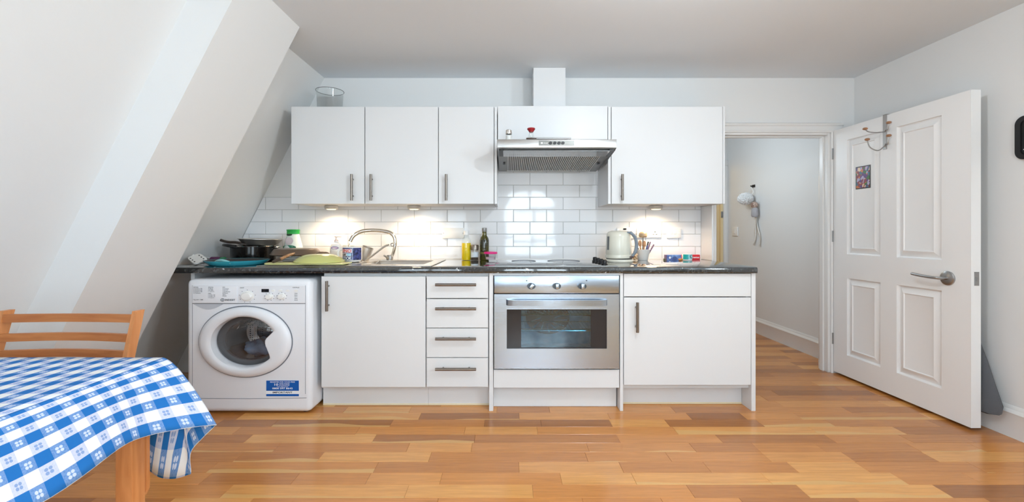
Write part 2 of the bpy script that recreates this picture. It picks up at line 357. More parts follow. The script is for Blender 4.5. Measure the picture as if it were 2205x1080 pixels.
# floor: base slab, strips one by one where the photograph shows them, the rest joined
fl = struct('floor', box(B(), -2.9, XR+.1, YR-.15, YE+1.4, -.06, -.008), 'oak')
PW = .0983
LENS = [.34, .42, .5, .56, .62, .7, .8]
PM = {}
def plank_mesh(L, w=PW):
    k = (round(L, 3), round(w, 4))
    if k not in PM:
        bm = B(); box(bm, -L/2+.0004, L/2-.0004, -w/2+.0004, w/2-.0004, -.008, 0)
        es = [e for e in bm.edges if all(v.co.z > -.001 for v in e.verts)]
        bmesh.ops.bevel(bm, geom=es, offset=.0009, segments=1, affect='EDGES')
        me = bpy.data.meshes.new('plank'); bm.to_mesh(me); bm.free(); me.materials.append(MT['oak']); PM[k] = me
    return PM[k]
def lay(y, x0, x1):
    x = x0-random.uniform(0, .5)
    while x < x1:
        L = random.choice(LENS)
        if x+L > x0:
            a, b_ = max(x, x0), min(x+L, x1); Lc = b_-a
            if Lc > .05:
                me = plank_mesh(L if abs(Lc-L) < 1e-6 else Lc)
                o = bpy.data.objects.new('floor_plank', me); COL.objects.link(o); o.parent = fl; o.location = ((a+b_)/2, y, random.uniform(-.0003, .0003))
        x += L
k0 = -.996
rows = [k0-PW*(k+.5) for k in range(-31, 11)]
bmr = B()
for y in rows:
    if y > .105: lay(y, 1.63, XR)
    elif y > -.60: lay(y, 1.50, XR)
    else: lay(y, -2.45, XR)
ymin, ymax = min(rows)-PW/2, -.60
def joined(y, x0, x1):
    x = x0
    while x < x1:
        L = random.choice(LENS); box(bmr, x+.0004, min(x+L, x1)-.0004, y-PW/2+.0004, y+PW/2-.0004, -.008, 0); x += L
y = ymin-PW/2
while y > YR: joined(y, -2.9, XR); y -= PW
for y in rows:
    if -.60 < y < .1: joined(y, -2.9, 1.50)
    elif y <= -.60: joined(y, -2.9, -2.45)
y = max(rows)+PW
while y < YE+1.3: joined(y, 1.3, XR); y += PW
o = obj('plank_field', bmr, 'oak', fl); o['kind'] = 'stuff'

# skirting boards
def skirting(name, y0, y1):
    h = .176; x = XR; p = [(x, 0), (x-.02, 0), (x-.02, h-.045), (x-.024, h-.038), (x-.018, h-.026), (x-.011, h-.02), (x-.008, h-.008), (x-.003, h), (x, h)]
    struct(name, prism(B(), p, y0, y1), 'trim')
skirting('baseboard_right', YR, -.02); skirting('baseboard_corridor', .105, YE-.02)
# door lining and architrave
bm = B(); box(bm, OX1-.03, OX1, -.002, .107, 0, OZ, .002); box(bm, OX0, OX0+.03, -.002, .107, 0, OZ, .002); box(bm, OX0+.03, OX1-.03, -.002, .107, OZ-.03, OZ, .002)
box(bm, OX1-.042, OX1-.0302, .04, .075, 0, OZ-.0302); box(bm, OX0+.03, OX1-.0425, .04, .075, OZ-.042, OZ-.0302); struct('trim_3', bm, 'trim')
arch = [(0, 0), (0, .016), (.012, .02), (.022, .014), (.05, .014), (.058, .024), (.07, .026), (.078, .018), (.082, 0)]
bm = B()
prism(bm, [(-d, OZ-.012+h) for h, d in arch], OX0-.07, OX1+.085, 'x')
prism(bm, [(OX1-.012+h, -d) for h, d in arch], 0, OZ-.0125, 'z')
prism(bm, [(OX0+.012-h, -d) for h, d in arch], 0, OZ-.0125, 'z')
struct('trim_1', bm, 'trim')

# wall tiles, one by one
PX_, PZ_ = .27, .1003
bm = B(); prism(bm, [(xa(.9)+.004, .90), (1.578, .90), (1.578, 1.432), (.80, 1.432), (.80, 1.83), (-.09, 1.83), (-.09, 1.432), (xa(1.432)+.004, 1.432)], -.006, 0)
obj('grout', bm, 'grout', wall_back)
TM = {}
def clip(poly, f):
    out = []
    for i in range(len(poly)):
        a, b_ = poly[i], poly[(i+1) % len(poly)]; fa, fb = f(a), f(b_)
        if fa >= 0: out.append(a)
        if (fa >= 0) != (fb >= 0):
            t = fa/(fa-fb); out.append((a[0]+(b_[0]-a[0])*t, a[1]+(b_[1]-a[1])*t))
    return out
def tile(poly):
    cx = sum(p[0] for p in poly)/len(poly); cz = sum(p[1] for p in poly)/len(poly)
    key = tuple((round(p[0]-cx, 3), round(p[1]-cz, 3)) for p in poly)
    if key not in TM:
        bm = B(); q = [(p[0]-cx, p[1]-cz) for p in poly]; n = len(q)
        s1 = [bm.verts.new((a, .007, b_)) for a, b_ in q]; s2 = [bm.verts.new((a, -.001, b_)) for a, b_ in q]
        hw = max(abs(a) for a, _ in q); hh = max(abs(b_) for _, b_ in q)
        s3 = [bm.verts.new((a*(1-.0022/max(hw, .01)), -.0025, b_*(1-.0022/max(hh, .01)))) for a, b_ in q]
        for u, v in ((s1, s2), (s2, s3)):
            for i in range(n): bm.faces.new((u[i], u[(i+1) % n], v[(i+1) % n], v[i]))
        bm.faces.new(s3); bmesh.ops.recalc_face_normals(bm, faces=bm.faces)
        me = bpy.data.meshes.new('tile'); bm.to_mesh(me); bm.free(); me.materials.append(MT['tile']); TM[key] = me
    o = bpy.data.objects.new('wall_tile', TM[key]); COL.objects.link(o); o.parent = wall_back
    o.location = (cx, -.0075, cz); o.rotation_euler = (random.gauss(0, .0035), 0, random.gauss(0, .0035))
for row in range(9):
    z0 = .929+PZ_*row+.0016; z1 = z0+PZ_-.0032
    base = ux(1141, 0) if row % 2 == 0 else ux(1176.5, 0)
    for k in range(-13, 8):
        a = base+PX_*k+.002; b_ = a+PX_-.004
        poly = [(a, z0), (b_, z0), (b_, z1), (a, z1)]
        lim = (-9, 1.578) if row < 5 else (-.085, .80)
        poly = clip(poly, lambda p: p[0]-lim[0]); poly = clip(poly, lambda p: lim[1]-p[0]) if poly else poly
        poly = clip(poly, lambda p: p[0]-xa(p[1])-.006) if poly else poly
        if len(poly) >= 3 and max(p[0] for p in poly)-min(p[0] for p in poly) > .012: tile(poly)

# ------------------------------------------------------------------ open panelled door
DL = 1.034
dr = bpy.data.objects.new('door_1', None); COL.objects.link(dr); dr['kind'] = 'structure'
dr.location = (2.655, -.02, .018); dr.rotation_euler = (0, 0, -math.radians(88.84))
dr['label'] = 'open white four panel door beside the right wall'
H = 1.952; TH = .058
cols = [(.135, .435), (.562, .866)]; rws = [(.166, .770), (.956, 1.850)]
bm = B()
for a, b_ in ((0, .135), (.435, .562), (.866, DL)): box(bm, a, b_, 0, TH, 0, H)
for a, b_ in cols:
    for c, d in ((0, .166), (.770, .956), (1.850, H)): box(bm, a, b_, 0, TH, c, d)
obj('leaf', bm, 'door', dr, local=True)
for a, b_ in cols:
    for c, d in rws:
        bm = B()
        def loop(i, dp): return [bm.verts.new(p) for p in ((a+i, dp, c+i), (b_-i, dp, c+i), (b_-i, dp, d-i), (a+i, dp, d-i))]
        prof = [(0, 0), (.003, .013), (.010, .017), (.014, .016), (.048, .0), (.051, .0), (.055, .005), (.058, .006)]
        L = [loop(i, dp) for i, dp in prof]
        for u, v in zip(L, L[1:]):
            for i in range(4): bm.faces.new((u[i], u[(i+1) % 4], v[(i+1) % 4], v[i]))
        bm.faces.new(L[-1])
        bk = loop(0, TH); bm.faces.new(bk[::-1])
        obj('panel', bm, 'door', dr, local=True, sharp=20)
Rx = Matrix.Rotation(PI/2, 4, 'X')
hz = .851
MT['doorsteel'] = mat('satin_door_steel', (172, 172, 172), .3, 1, bump=(30, .05, (1, 1, 1)))
hd = obj('handle', lathe(B(), [(0, 0), (.043, 0), (.043, .008), (.036, .013), (0, .014)], (.905, 0, hz), 28, M=Rx), 'doorsteel', dr, local=True)
bm = B(); tube(bm, smoothpts([(.905, -.005, hz), (.905, -.05, hz), (.895, -.066, hz+.001), (.86, -.07, hz+.002), (.80, -.07, hz+.006), (.745, -.068, hz+.012)], 5), [.012]*26, 10, .8); obj('lever', bm, 'doorsteel', hd, local=True)
obj('latch_plate', box(box(B(), DL, DL+.002, .018, .046, hz-.03, hz+.05), DL+.002, DL+.006,   .026, .04, hz+.0, hz+.02), 'doorsteel', dr, local=True)
for z in (.22, 1.05, 1.72):
    obj('hinge', tube(B(), [(-.004, -.006, z), (-.004, -.006, z+.09)], .007, 8), 'steeldk', dr, local=True)
# over-door hooks and postcard
def door_pt(t, out, z): # door local -> world
    p = Matrix.Translation(dr.location) @ Matrix.Rotation(dr.rotation_euler.z, 4, 'Z') @ Vector((t, out, z)); return p
MT['hookmetal'] = mat('hook_metal', (168, 166, 164), .3, .6, bump=(30, .02, (1, 1, 1)))
t0 = .475; o0 = door_pt(t0, -.003, 1.70)
hk = thing('door_hook', 'steel over-door rack with wooden ball hooks on the open white door', 'hook', o0)
bm = B(); zt = H+.002
M_ = Matrix.Translation(dr.location) @ Matrix.Rotation(dr.rotation_euler.z, 4, 'Z')
box(bm, t0-.014, t0+.014, -.006, -.001, H-.24, zt+.004); box(bm, t0-.014, t0+.014, -.006, TH+.004, zt, zt+.004)
bmesh.ops.transform(bm, matrix=M_, verts=bm.verts); obj('strap', bm, 'hookmetal', hk)
for zc_, arms in ((H-.115, ((-.145, .0, .0, .02), (-.03, .06, .02, .05))), (H-.215, ((-.13, .0, -.03, .045), (-.03, .06, .02, .06)))):
    for out, dt, mid, up in arms:
        bm = B(); pts = smoothpts([(t0, -.005, zc_), (t0+dt*.3, out*.4, zc_+mid*.9-.006), (t0+dt*.8, out*.85, zc_+mid*.3), (t0+dt, out, zc_+up)], 5)
        tube(bm, pts, .0038, 8); bmesh.ops.transform(bm, matrix=M_, verts=bm.verts); a_ = obj('arm', bm, 'hookmetal', hk)
        bm = lathe(B(), [(0, -.011), (.012, -.007), (.0165, 0), (.012, .007), (0, .010)], (t0+dt, out, zc_+up), 16)
        bmesh.ops.transform(bm, matrix=M_, verts=bm.verts); obj('knob', bm, mat('knob_wood', (164, 122, 92), .4, bump=(40, .05, (1, 1, 1))) if 'knob_wood' not in bpy.data.materials else bpy.data.materials['knob_wood'], a_)
m = mat('floral_print', (90, 120, 140), .35); MT['card'] = m; g = G(m)
tc = g.n('ShaderNodeTexCoord'); v = g.n('ShaderNodeTexVoronoi'); v.inputs['Scale'].default_value = 42; g.nt.links.new(tc.outputs['Object'], v.inputs['Vector'])
n = g.n('ShaderNodeTexNoise'); n.inputs['Scale'].default_value = 30; g.nt.links.new(tc.outputs['Object'], n.inputs['Vector'])
r = g.n('ShaderNodeValToRGB'); r.color_ramp.interpolation = 'CONSTANT'; e = r.color_ramp.elements
e[0].color = (*lin((70, 110, 130)), 1); e[1].position = .85; e[1].color = (*lin((226, 200, 170)), 1)
for p_, c_ in ((.28, (96, 60, 120)), (.42, (206, 120, 70)), (.52, (60, 110, 60)), (.64, (180, 170, 200)), (.74, (140, 60, 70))): k = e.new(p_); k.color = (*lin(c_), 1)
sp = g.n('ShaderNodeSeparateColor'); g.nt.links.new(v.outputs['Color'], sp.inputs[0]); g.nt.links.new(g.m('MULTIPLY_ADD', n.outputs['Fac'], .3, g.m('MULTIPLY', sp.outputs[0], .75)), r.inputs[0])
g.nt.links.new(r.outputs[0], g.p.inputs['Base Color'])
cx_ = .28; cpos = door_pt(cx_, .0055, 1.54)
pc = thing('postcard', 'small floral postcard with dark border on the upper left panel of the open door', 'postcard', cpos)
bm = box(B(), cx_-.066, cx_+.066, .0040, .0058, 1.455, 1.625); bmesh.ops.transform(bm, matrix=M_, verts=bm.verts); obj('backing', bm, 'black', pc)
bm = box(B(), cx_-.060, cx_+.060, .0032, .0040, 1.462, 1.618); bmesh.ops.transform(bm, matrix=M_, verts=bm.verts); obj('picture', bm, 'card', pc)

# ------------------------------------------------------------------ cabinets
YF = -.768; YW = -.372
def bar_handle(parent, x, z, L, yf, vertical=True):
    bm = B(); r = .0092; y = yf-.034
    if vertical:
        tube(bm, [(x, y, z-L/2), (x, y, z+L/2)], r, 12)
        for s in (-1, 1): tube(bm, [(x, yf+.001, z+s*L*.32), (x, y, z+s*L*.32)], .006, 8)
    else:
        tube(bm, [(x-L/2, y, z), (x+L/2, y, z)], r, 12)
        for s in (-1, 1): tube(bm, [(x+s*L*.32, yf+.001, z), (x+s*L*.32, y, z)], .006, 8)
    return obj('handle', bm, 'handle', parent)
def front(name, parent, px0, px1, py0, py1, yf, th=.022):
    return obj(name, box(B(), ux(px0, yf), ux(px1, yf), yf, yf+th, uz(py1, yf), uz(py0, yf), .0016, 1), 'cab', parent)
def carcass(parent, x0, x1, yb, yf, z0, z1):
    t = .02; bm = B()
    box(bm, x0, x0+t, yf, yb, z0, z1); box(bm, x1-t, x1, yf, yb, z0, z1); box(bm, x0+t, x1-t, yf, yb, z0, z0+t); box(bm, x0+t, x1-t, yf, yb, z1-t, z1); box(bm, x0+t, x1-t, yb-.01, yb, z0+t, z1-t)
    return obj('carcass', bm, 'cabin', parent)
ZT0, ZT1 = .886, .925
# base unit with sink door
x0, x1 = ux(690, YF), ux(917, YF)
t = thing('base_cabinet', 'white base cabinet under the sink, one plain door with a vertical bar handle', 'cabinet', (x0, YF, 0), 'white base units')
carcass(t, x0, x1, -.03, YF+.024, .14, .70)
dd = front('door', t, 692, 916, 594.5, 833, YF); bar_handle(dd, ux(708, YF), uz(635.5, YF), .192, YF)
yp = -.676
o = obj('plinth', box(B(), ux(696, yp), x1, yp, yp+.016, .012, uz(836, yp)+.03), 'cab', t); obj('seal_strip', box(B(), ux(696, yp), x1, yp-.002, yp+.016, .001, .012), 'seal', o)
obj('rail', box(B(), ux(694, YF), x1, YF+.03, YF+.05, uz(593, YF)-.02, ZT0), 'cab', t)
# drawer unit
x0, x1 = ux(917.4, YF), ux(1052, YF)
t = thing('drawer_unit', 'narrow white unit of four drawers with horizontal bar handles, left of the oven', 'drawers', (x0, YF, 0), 'white base units')
bm = B(); box(bm, x0, x0+.02, YF+.024, -.03, .14, .86); box(bm, x1-.02, x1, YF+.024, -.03, .14, .86); box(bm, x0+.02, x1-.02, YF+.024, -.03, .14, .16); box(bm, x0+.02, x1-.02, -.05, -.03, .16, .86); obj('carcass', bm, 'cabin', t)
for (a, b_, hy) in ((594.5, 641.5, 611.5), (643.5, 705.3, 662.5), (706.8, 768.8, 726.5), (770.3, 832.5, 791)):
    w = front('drawer', t, 918.5, 1051, a, b_, YF); bar_handle(w, ux(982.5, YF), uz(hy, YF), 87/S(YF), YF, False)
o = obj('plinth', box(B(), x0, x1, yp, yp+.016, .012, uz(836, yp)+.03), 'cab', t); obj('seal_strip', box(B(), x0, x1, yp-.002, yp+.016, .001, .012), 'seal', o)
obj('rail', box(B(), x0, x1, YF+.03, YF+.05, uz(593, YF)-.02, ZT0), 'cab', t)
# oven housing: two panels to the floor, drawer front and plinth below the oven
t = thing('oven_housing', 'white oven housing with side panels down to the floor and blank front below the oven', 'cabinet', (ux(1053, YF), YF, 0), 'white base units')
obj('side_panel', box(B(), ux(1053.3, YF), ux(1062, YF), YF-.004, -.02, .0, ZT0, .001, 1), 'cab', t)
obj('side_panel', box(B(), ux(1334.8, YF), ux(1341.5, YF), YF-.004, -.02, .0, ZT0, .001, 1), 'cab', t)
front('blank_front', t, 1063, 1333.5, 795.5, 834.5, YF)
yo = -.70; obj('plinth', box(B(), ux(1062, YF)+.001, ux(1327, yo), yo, yo+.016, .002, uz(834, yo)+.02), 'cab', t)
obj('rail', box(B(), ux(1062, YF), ux(1334.8, YF), YF-.0, YF+.03, uz(592.5, YF), ZT0), 'cab', t)
obj('shelf', box(B(), ux(1062, YF)+.001, ux(1334.8, YF)-.001, YF+.03, -.05, .235, .25), 'cabin', t)
# right base unit
x0, x1 = ux(1342, YF), ux(1617, YF)
t = thing('base_cabinet', 'white base cabinet at the right end, blank top strip over one handled door', 'cabinet', (x0, YF, 0), 'white base units')
carcass(t, x0, x1, -.03, YF+.024, .14, .86)
front('blank_drawer', t, 1343.5, 1617, 588.8, 638, YF)
dd = front('door', t, 1343.5, 1617, 640, 828.5, YF); bar_handle(dd, ux(1369.5, YF), uz(681, YF), .191, YF)
yq = -.654; o = obj('plinth', box(B(), x0, ux(1617, YF), yq, yq+.016, .012, uz(828, yq)+.03), 'cab', t); obj('seal_strip', box(B(), x0, ux(1617, YF), yq-.002, yq+.016, .001, .012), 'seal', o)
obj('end_panel', box(B(), ux(1617.5, YF), ux(1626.5, YF), YF-.004, -.002, 0, ZT0, .001, 1), 'cab', t)

# worktop with sink cut-out
XL = xa(.93)+.03; XE = ux(1631.3, -.793)
bx0, bx1, by0, by1 = -.985, -.56, -.66, -.22
bm = B()
prof = [(-.793+.003, ZT0), (-.793+.0008, ZT0+.0008), (-.793, ZT0+.003), (-.793, ZT1-.012), (-.793+.003, ZT1-.004), (-.793+.012, ZT1), (-.001, ZT1), (-.001, ZT0)]
prism(bm, prof, XL, XE, 'x')
me = cut(bm, box(B(), bx0-.005, bx1+.005, by0-.005, by1+.005, .8, 1.0))
wt = obj('worktop', me, 'top', at=(XL, 0, ZT0)); wt['label'] = 'speckled black laminate worktop running along the whole kitchen'; wt['category'] = 'worktop'
obj('back_seal', box(B(), XL, 1.578, -.014, -.0085, ZT1, ZT1+.006), 'plast', wt)
solo('support_panel', box(B(), -2.085, -2.06, -.70, -.03, 0, ZT0-.001), 'cab', 'white worktop support panel behind the left side of the washing machine', 'panel', (-2.07, -.4, 0))
# sink
sk = thing('sink', 'stainless steel inset sink with drainer under the left wall lights', 'sink', (-1.1, -.4, ZT1))
sx0, sx1, sy0, sy1 = -1.62, -.492, -.762, -.085; zs = ZT1+.001
bm = B(); box(bm, sx0, sx1, sy0, sy1, zs, zs+.006, .002, 1)
me = cut(bm, box(B(), bx0, bx1, by0, by1, .8, 1.0)); obj('rim', me, 'sink', sk)
bm = B(); dp = .19
vs = [[bm.verts.new((x, y, z)) for x, y in ((a0, b0), (a1, b0), (a1, b1), (a0, b1))] for (a0, a1, b0, b1, z) in ((bx0, bx1, by0, by1, zs+.004), (bx0+.012, bx1-.012, by0+.012, by1-.012, zs-.02), (bx0+.03, bx1-.03, by0+.03, by1-.03, zs-dp))]
for u, v in zip(vs, vs[1:]):
    for i in range(4): bm.faces.new((u[i], u[(i+1) % 4], v[(i+1) % 4], v[i]))
bm.faces.new(vs[-1]); obj('bowl', bm, 'sink', sk)
obj('drain', lathe(B(), [(0, 0), (.045, 0), (.045, .004), (.03, .002), (0, .002)], (-.79, -.44, zs-dp+.001), 20), 'chrome', sk)
for k in range(7): obj('drainer_rib', box(B(), -1.56, -1.08, -.62+k*.07, -.605+k*.07, zs+.006, zs+.010, .002, 1), 'sink', sk)
# tap
ty = -.15
def P3(px, py, y): return (ux(px, y), y, uz(py, y))
tp = thing('tap', 'chrome swan-neck mixer tap behind the sink bowl', 'tap', P3(838, 561, ty))
bx_, _, bz_ = P3(839, 559, ty)
obj('base', lathe(B(), [(0, 0), (.026, 0), (.027, .02), (.02, .035), (0, .036)], (bx_, ty, ZT1+.0075), 20), 'steeldk', tp)
pts = [P3(841, 556, ty), P3(846, 546, ty), P3(850, 532, ty), P3(851, 518, ty), P3(847.5, 507, ty), P3(838, 500, ty), P3(820, 496.5, ty), P3(800, 495.5, ty), P3(782, 497, ty-.01), P3(769, 502, ty-.02), P3(760, 509, ty-.03), P3(754, 520, ty-.04)]
obj('spout', tube(B(), smoothpts(pts, 5), [.014+.005*math.sin(min(i/20, 1)*PI/2) for i in range(56)], 14, .8), 'chrome', tp)
obj('lever', tube(B(), smoothpts([P3(836, 556, ty-.02), P3(831, 552, ty-.05), P3(827, 550, ty-.09)], 4), [.011, .01, .009, .008, .008, .007, .007, .007, .006], 10), 'steeldk', tp)

# wall cabinets
ZB, ZTW = uz(438.5, YW), uz(229.3, YW)
def wall_unit(px0, px1, label, doors, extra=None, grp='white wall units'):
    a, b_ = ux(px0, YW), ux(px1, YW)
    t = thing('wall_cabinet', label, 'cabinet', (a, YW, ZB), grp); carcass(t, a, b_, -.008, YW+.023, ZB+.001, ZTW-.001)
    for (p0, p1, hx) in doors:
        d = front('door', t, p0, p1, 229.3, 438.5, YW)
        bar_handle(d, ux(hx, YW), uz(404, YW), 56/S(YW), YW)
    return t, a, b_
wall_unit(626.8, 943.8, 'wide white two-door wall cabinet, leftmost, by the sloping wall', [(627, 784.5, 760.5), (786.3, 943.2, 801.5)])
t, a, b_ = wall_unit(944.4, 1064, 'single white wall cabinet left of the extractor hood, handle at its left', [(944.8, 1063.2, 962)])
obj('end_panel', box(B(), ux(1064.6, YW), ux(1070.2, YW), YW, -.008, ZB, ZTW, .001, 1), 'cab', t)
a, b_ = ux(1071.5, YW), ux(1308.8, YW); zf = uz(299, YW)
t = thing('wall_cabinet', 'short white flap-fronted wall cabinet above the extractor hood', 'cabinet', (a, YW, zf), 'white wall units'); carcass(t, a, b_, -.008, YW+.023, zf-.03, ZTW)
front('flap', t, 1072, 1308.3, 227.8, 300, YW)
t, a, b_ = wall_unit(1316.3, 1556.3, 'large white wall cabinet right of the extractor hood, handle at its left', [(1316.8, 1556, 1338)])
obj('end_panel', box(B(), ux(1309.4, YW), ux(1315.4, YW), YW, -.008, ZB, ZTW, .001, 1), 'cab', t)
obj('end_panel', box(B(), ux(1556.8, YW), ux(1561.3, YW), YW, -.008, ZB, ZTW+.003, .001, 1), 'cab', t)
solo('filler_panel', box(B(), 1.579, 1.590, -.20, -.001, ZT1+.001, ZB-.001, .001, 1), 'cab', 'narrow white upright panel closing the tiled wall beside the doorway', 'panel', (1.585, -.1, ZT1))
# boxed duct above the flap cabinet
yd = -.229
solo('duct_casing', box(B(), ux(1148.6, yd), ux(1217.6, yd), yd, -.001, ZTW, ZC-.001, .001, 1), 'cab', 'white boxed-in duct rising from cabinet top to ceiling', 'duct', (ux(1183, yd), yd, ZTW))

# under-cabinet puck lights
MT['puck'] = mat('puck_metal', (206, 200, 192), .35, .3, bump=(30, .02, (1, 1, 1)))
MT['lens'] = mat('lit_lens', (255, 240, 215), .4, emit=((255, 232, 196), 1.3))
yl = -.15
for px, lb in ((713.5, 'round puck light under the leftmost wall cabinet door'), (891.5, 'round puck light under the second wall cabinet door'), (1412.5, 'round puck light under the large wall cabinet beside the doorway')):
    x = ux(px, yl); t = thing('cabinet_light', lb, 'light', (x, yl, ZB), 'puck lights under the wall units')
    obj('body', lathe(B(), [(0, 0), (.05, 0), (.053, -.006), (.05, -.024), (.047, -.028), (.043, -.026), (0, -.026)], (x, yl, ZB), 28), 'puck', t)
    obj('lens', lathe(B(), [(.036, -.026), (.034, -.030), (.03, -.032), (0, -.033)], (x, yl, ZB), 24, close=False), 'lens', t)
    l = light('puck_beam', 'SPOT', (x, yl, ZB-.042), 9.0, (1, .72, .44), (0, 0, 0), spot_size=math.radians(168), spot_blend=.7, shadow_soft_size=.035)

# ------------------------------------------------------------------ extractor hood
MT['hoodsteel'] = mat('hood_steel', (196, 195, 193), .3, 1, bump=(6, .08, (1, 1, 90)))
YH = -.673
hd = thing('extractor_hood', 'slim steel extractor hood with grille below the short flap cabinet', 'hood', (ux(1198, YH), YH, uz(330, YH)))
hx0, hx1 = ux(1070.3, YH), ux(1327.6, YH); hz1, hz0 = uz(299.6, YH), uz(318, YH); zbk = 1.640
bm = B(); box(bm, hx0, hx1, YH, YH+.02, hz0, hz1, .004, 2); obj('front_strip', bm, 'hoodsteel', hd)
bm = B(); prism(bm, [(YH+.02, hz1), (-.01, hz1), (-.01, zbk), (YH+.02, hz0-.002)], hx0+.003, hx1-.003, 'x'); obj('body', bm, 'steeldk', hd)
obj('side_trim', prism(B(), [(YH+.001, hz1), (YH+.05, hz1), (-.2, zbk-.003), (YH+.04, hz0-.012), (YH+.001, hz0)], hx1-.003, hx1, 'x'), 'steeldk', hd)
def under(y): return hz0-.004+(zbk-hz0)*(y-YH)/(-YH)
bm = B()
nr = 46; fa, fb = hx0+.075, hx1-.075; y0, y1 = YH+.10, -.07
def slab(bm, xa_, xb_, ya, yb, dz0, dz1):
    vs = [bm.verts.new((x, y, under(y)-dz)) for x in (xa_, xb_) for y in (ya, yb) for dz in (dz0, dz1)]
    for q in ((0, 1, 3, 2), (4, 6, 7, 5), (0, 4, 5, 1), (2, 3, 7, 6), (0, 2, 6, 4), (1, 5, 7, 3)): bm.faces.new([vs[i] for i in q])
slab(bm, fa, fb, y0, y1, 0, .003); obj('filter_backing', bm, mat('filter_grey', (50, 50, 50), .5, bump=(40, .02, (1, 1, 1))), hd)
bm = B(); st = (fb-fa)/nr
for i in range(nr+1): slab(bm, fa+i*st-.0032, fa+i*st+.0032, y0, y1, .002, .008)
for k in range(2): yy = y0+(y1-y0)*k; slab(bm, fa-.01, fb+.01, yy-.006, yy+.006, .002, .007)
MT['grille'] = mat('grille_metal', (214, 214, 212), .35, .15, bump=(30, .03, (1, 1, 1)))
o = obj('filter_ribs', bm, 'grille', hd); o['kind'] = 'stuff'
MT['visor'] = glass('smoked_visor', (205, 206, 208), .12, .22)
bm = B(); slab(bm, hx0+.04, hx1-.04, YH+.012, YH+.15, .010, .014); obj('visor', bm, 'visor', hd)
for xx in (hx0+.012, hx1-.042): bm = B(); slab(bm, xx, xx+.03, YH+.012, YH+.15, .003, .013); obj('bracket', bm, 'black', hd)
for xx in (hx0+.035, hx1-.05): bm = B(); slab(bm, xx, xx+.018, -.30, -.27, .0, .006); obj('clip', bm, 'black', hd)
cpn = obj('control_panel', box(B(), ux(1160.2, YH), ux(1236.8, YH), YH-.002, YH, uz(313.3, YH), uz(302.2, YH), .001, 1), mat('hood_panel', (120, 120, 116), .35, .7, bump=(30, .02, (1, 1, 1))), hd)
for px in (1185.3, 1194.6, 1203.6, 1212): ellipse_k = obj('button', ellipse_disc(B(), ux(px, YH), YH-.008, YH-.002, uz(307.8, YH), .0115, .009, 16), 'black', cpn)
text('Baumatic', ux(1175.3, YH), YH-.002, uz(307.9, YH), .026, .0075, 'printlt', cpn)
ring = B(); ellipse_disc(ring, ux(1166.7, YH), YH-.0026, YH-.002, uz(307.8, YH), .007, .006, 14); obj('logo', ring, 'printlt', cpn)
# things on the hood
yj = -.60; zj = hz1
MT['jar'] = glass('jar_glass', (248, 249, 248), .03, .03)
x = ux(1095.5, yj); t = thing('salt_shaker', 'small clear glass shaker with steel lid at left end of the hood', 'shaker', (x, yj, zj))
obj('glass', lathe(B(), [(0, .0), (.021, 0), (.022, .004), (.022, .044), (.019, .05), (.019, .052)], (x, yj, zj), 20), 'jar', t)
obj('salt', lathe(B(), [(0, .003), (.0195, .003), (.0195, .038), (0, .038)], (x, yj, zj), 18), 'plast', t)
obj('lid', lathe(B(), [(.0215, .05), (.0225, .054), (.0215, .074), (.018, .078), (0, .079)], (x, yj, zj), 20), 'chrome', t)
x = ux(1143.8, yj); t = thing('soy_dispenser', 'glass sauce dispenser with red spouted cap on the hood', 'dispenser', (x, yj, zj))
obj('glass', lathe(B(), [(0, 0), (.028, 0), (.03, .006), (.022, .03), (.015, .055), (.016, .066)], (x, yj, zj), 20), 'jar', t)
obj('sauce', lathe(B(), [(0, .003), (.026, .003), (.0265, .007), (.0225, .022), (0, .022)], (x, yj, zj), 18), mat('soy_sauce', (120, 84, 30), .2, bump=(20, .01, (1, 1, 1))), t)
obj('cap', lathe(B(), [(.013, .062), (.018, .07), (.028, .084), (.026, .09), (.012, .094), (0, .094)], (x, yj, zj), 20), mat('red_plastic', (160, 40, 46), .35, bump=(30, .02, (1, 1, 1))), t)
yk = -.645; x = ux(1150, yk); t = thing('knife', 'knife with dark handle lying along the top edge of the hood', 'knife', (x, yk, zj))
obj('blade', box(B(), ux(1154, yk), ux(1229, yk), yk-.012, yk+.012, zj+.004, zj+.016, .003, 1), 'steeldk', t)
obj('handle', box(B(), ux(1133, yk), ux(1155, yk), yk-.014, yk+.012, zj+.0005, zj+.014, .004, 2), mat('dark_brown', (60, 42, 32), .4, bump=(30, .03, (1, 1, 1))), t)
MT['knobrim0'] = mat('dark_rim_glass', (120, 120, 120), .2, bump=(30, .01, (1, 1, 1)))
# glass vase on the cabinets
yv = -.17; x = ux(710.5, yv)
solo('glass_vase', lathe(B(), [(0, .004), (.085, 0), (.093, .006), (.094, .02), (.098, .17), (.100, .176), (.104, .178), (.104, .172), (.0985, .168), (.0905, .012), (0, .010)], (x, yv, ZTW), 40), 'vase', 'wide clear glass vase on top of the leftmost wall cabinet', 'vase', (x, yv, ZTW))

obj('vase_rim', tube(B(), [(x+.1035*math.cos(2*PI*i/40), yv+.1035*math.sin(2*PI*i/40), ZTW+.177) for i in range(41)], .0022, 6), 'knobrim0', bpy.data.objects['glass_vase'])
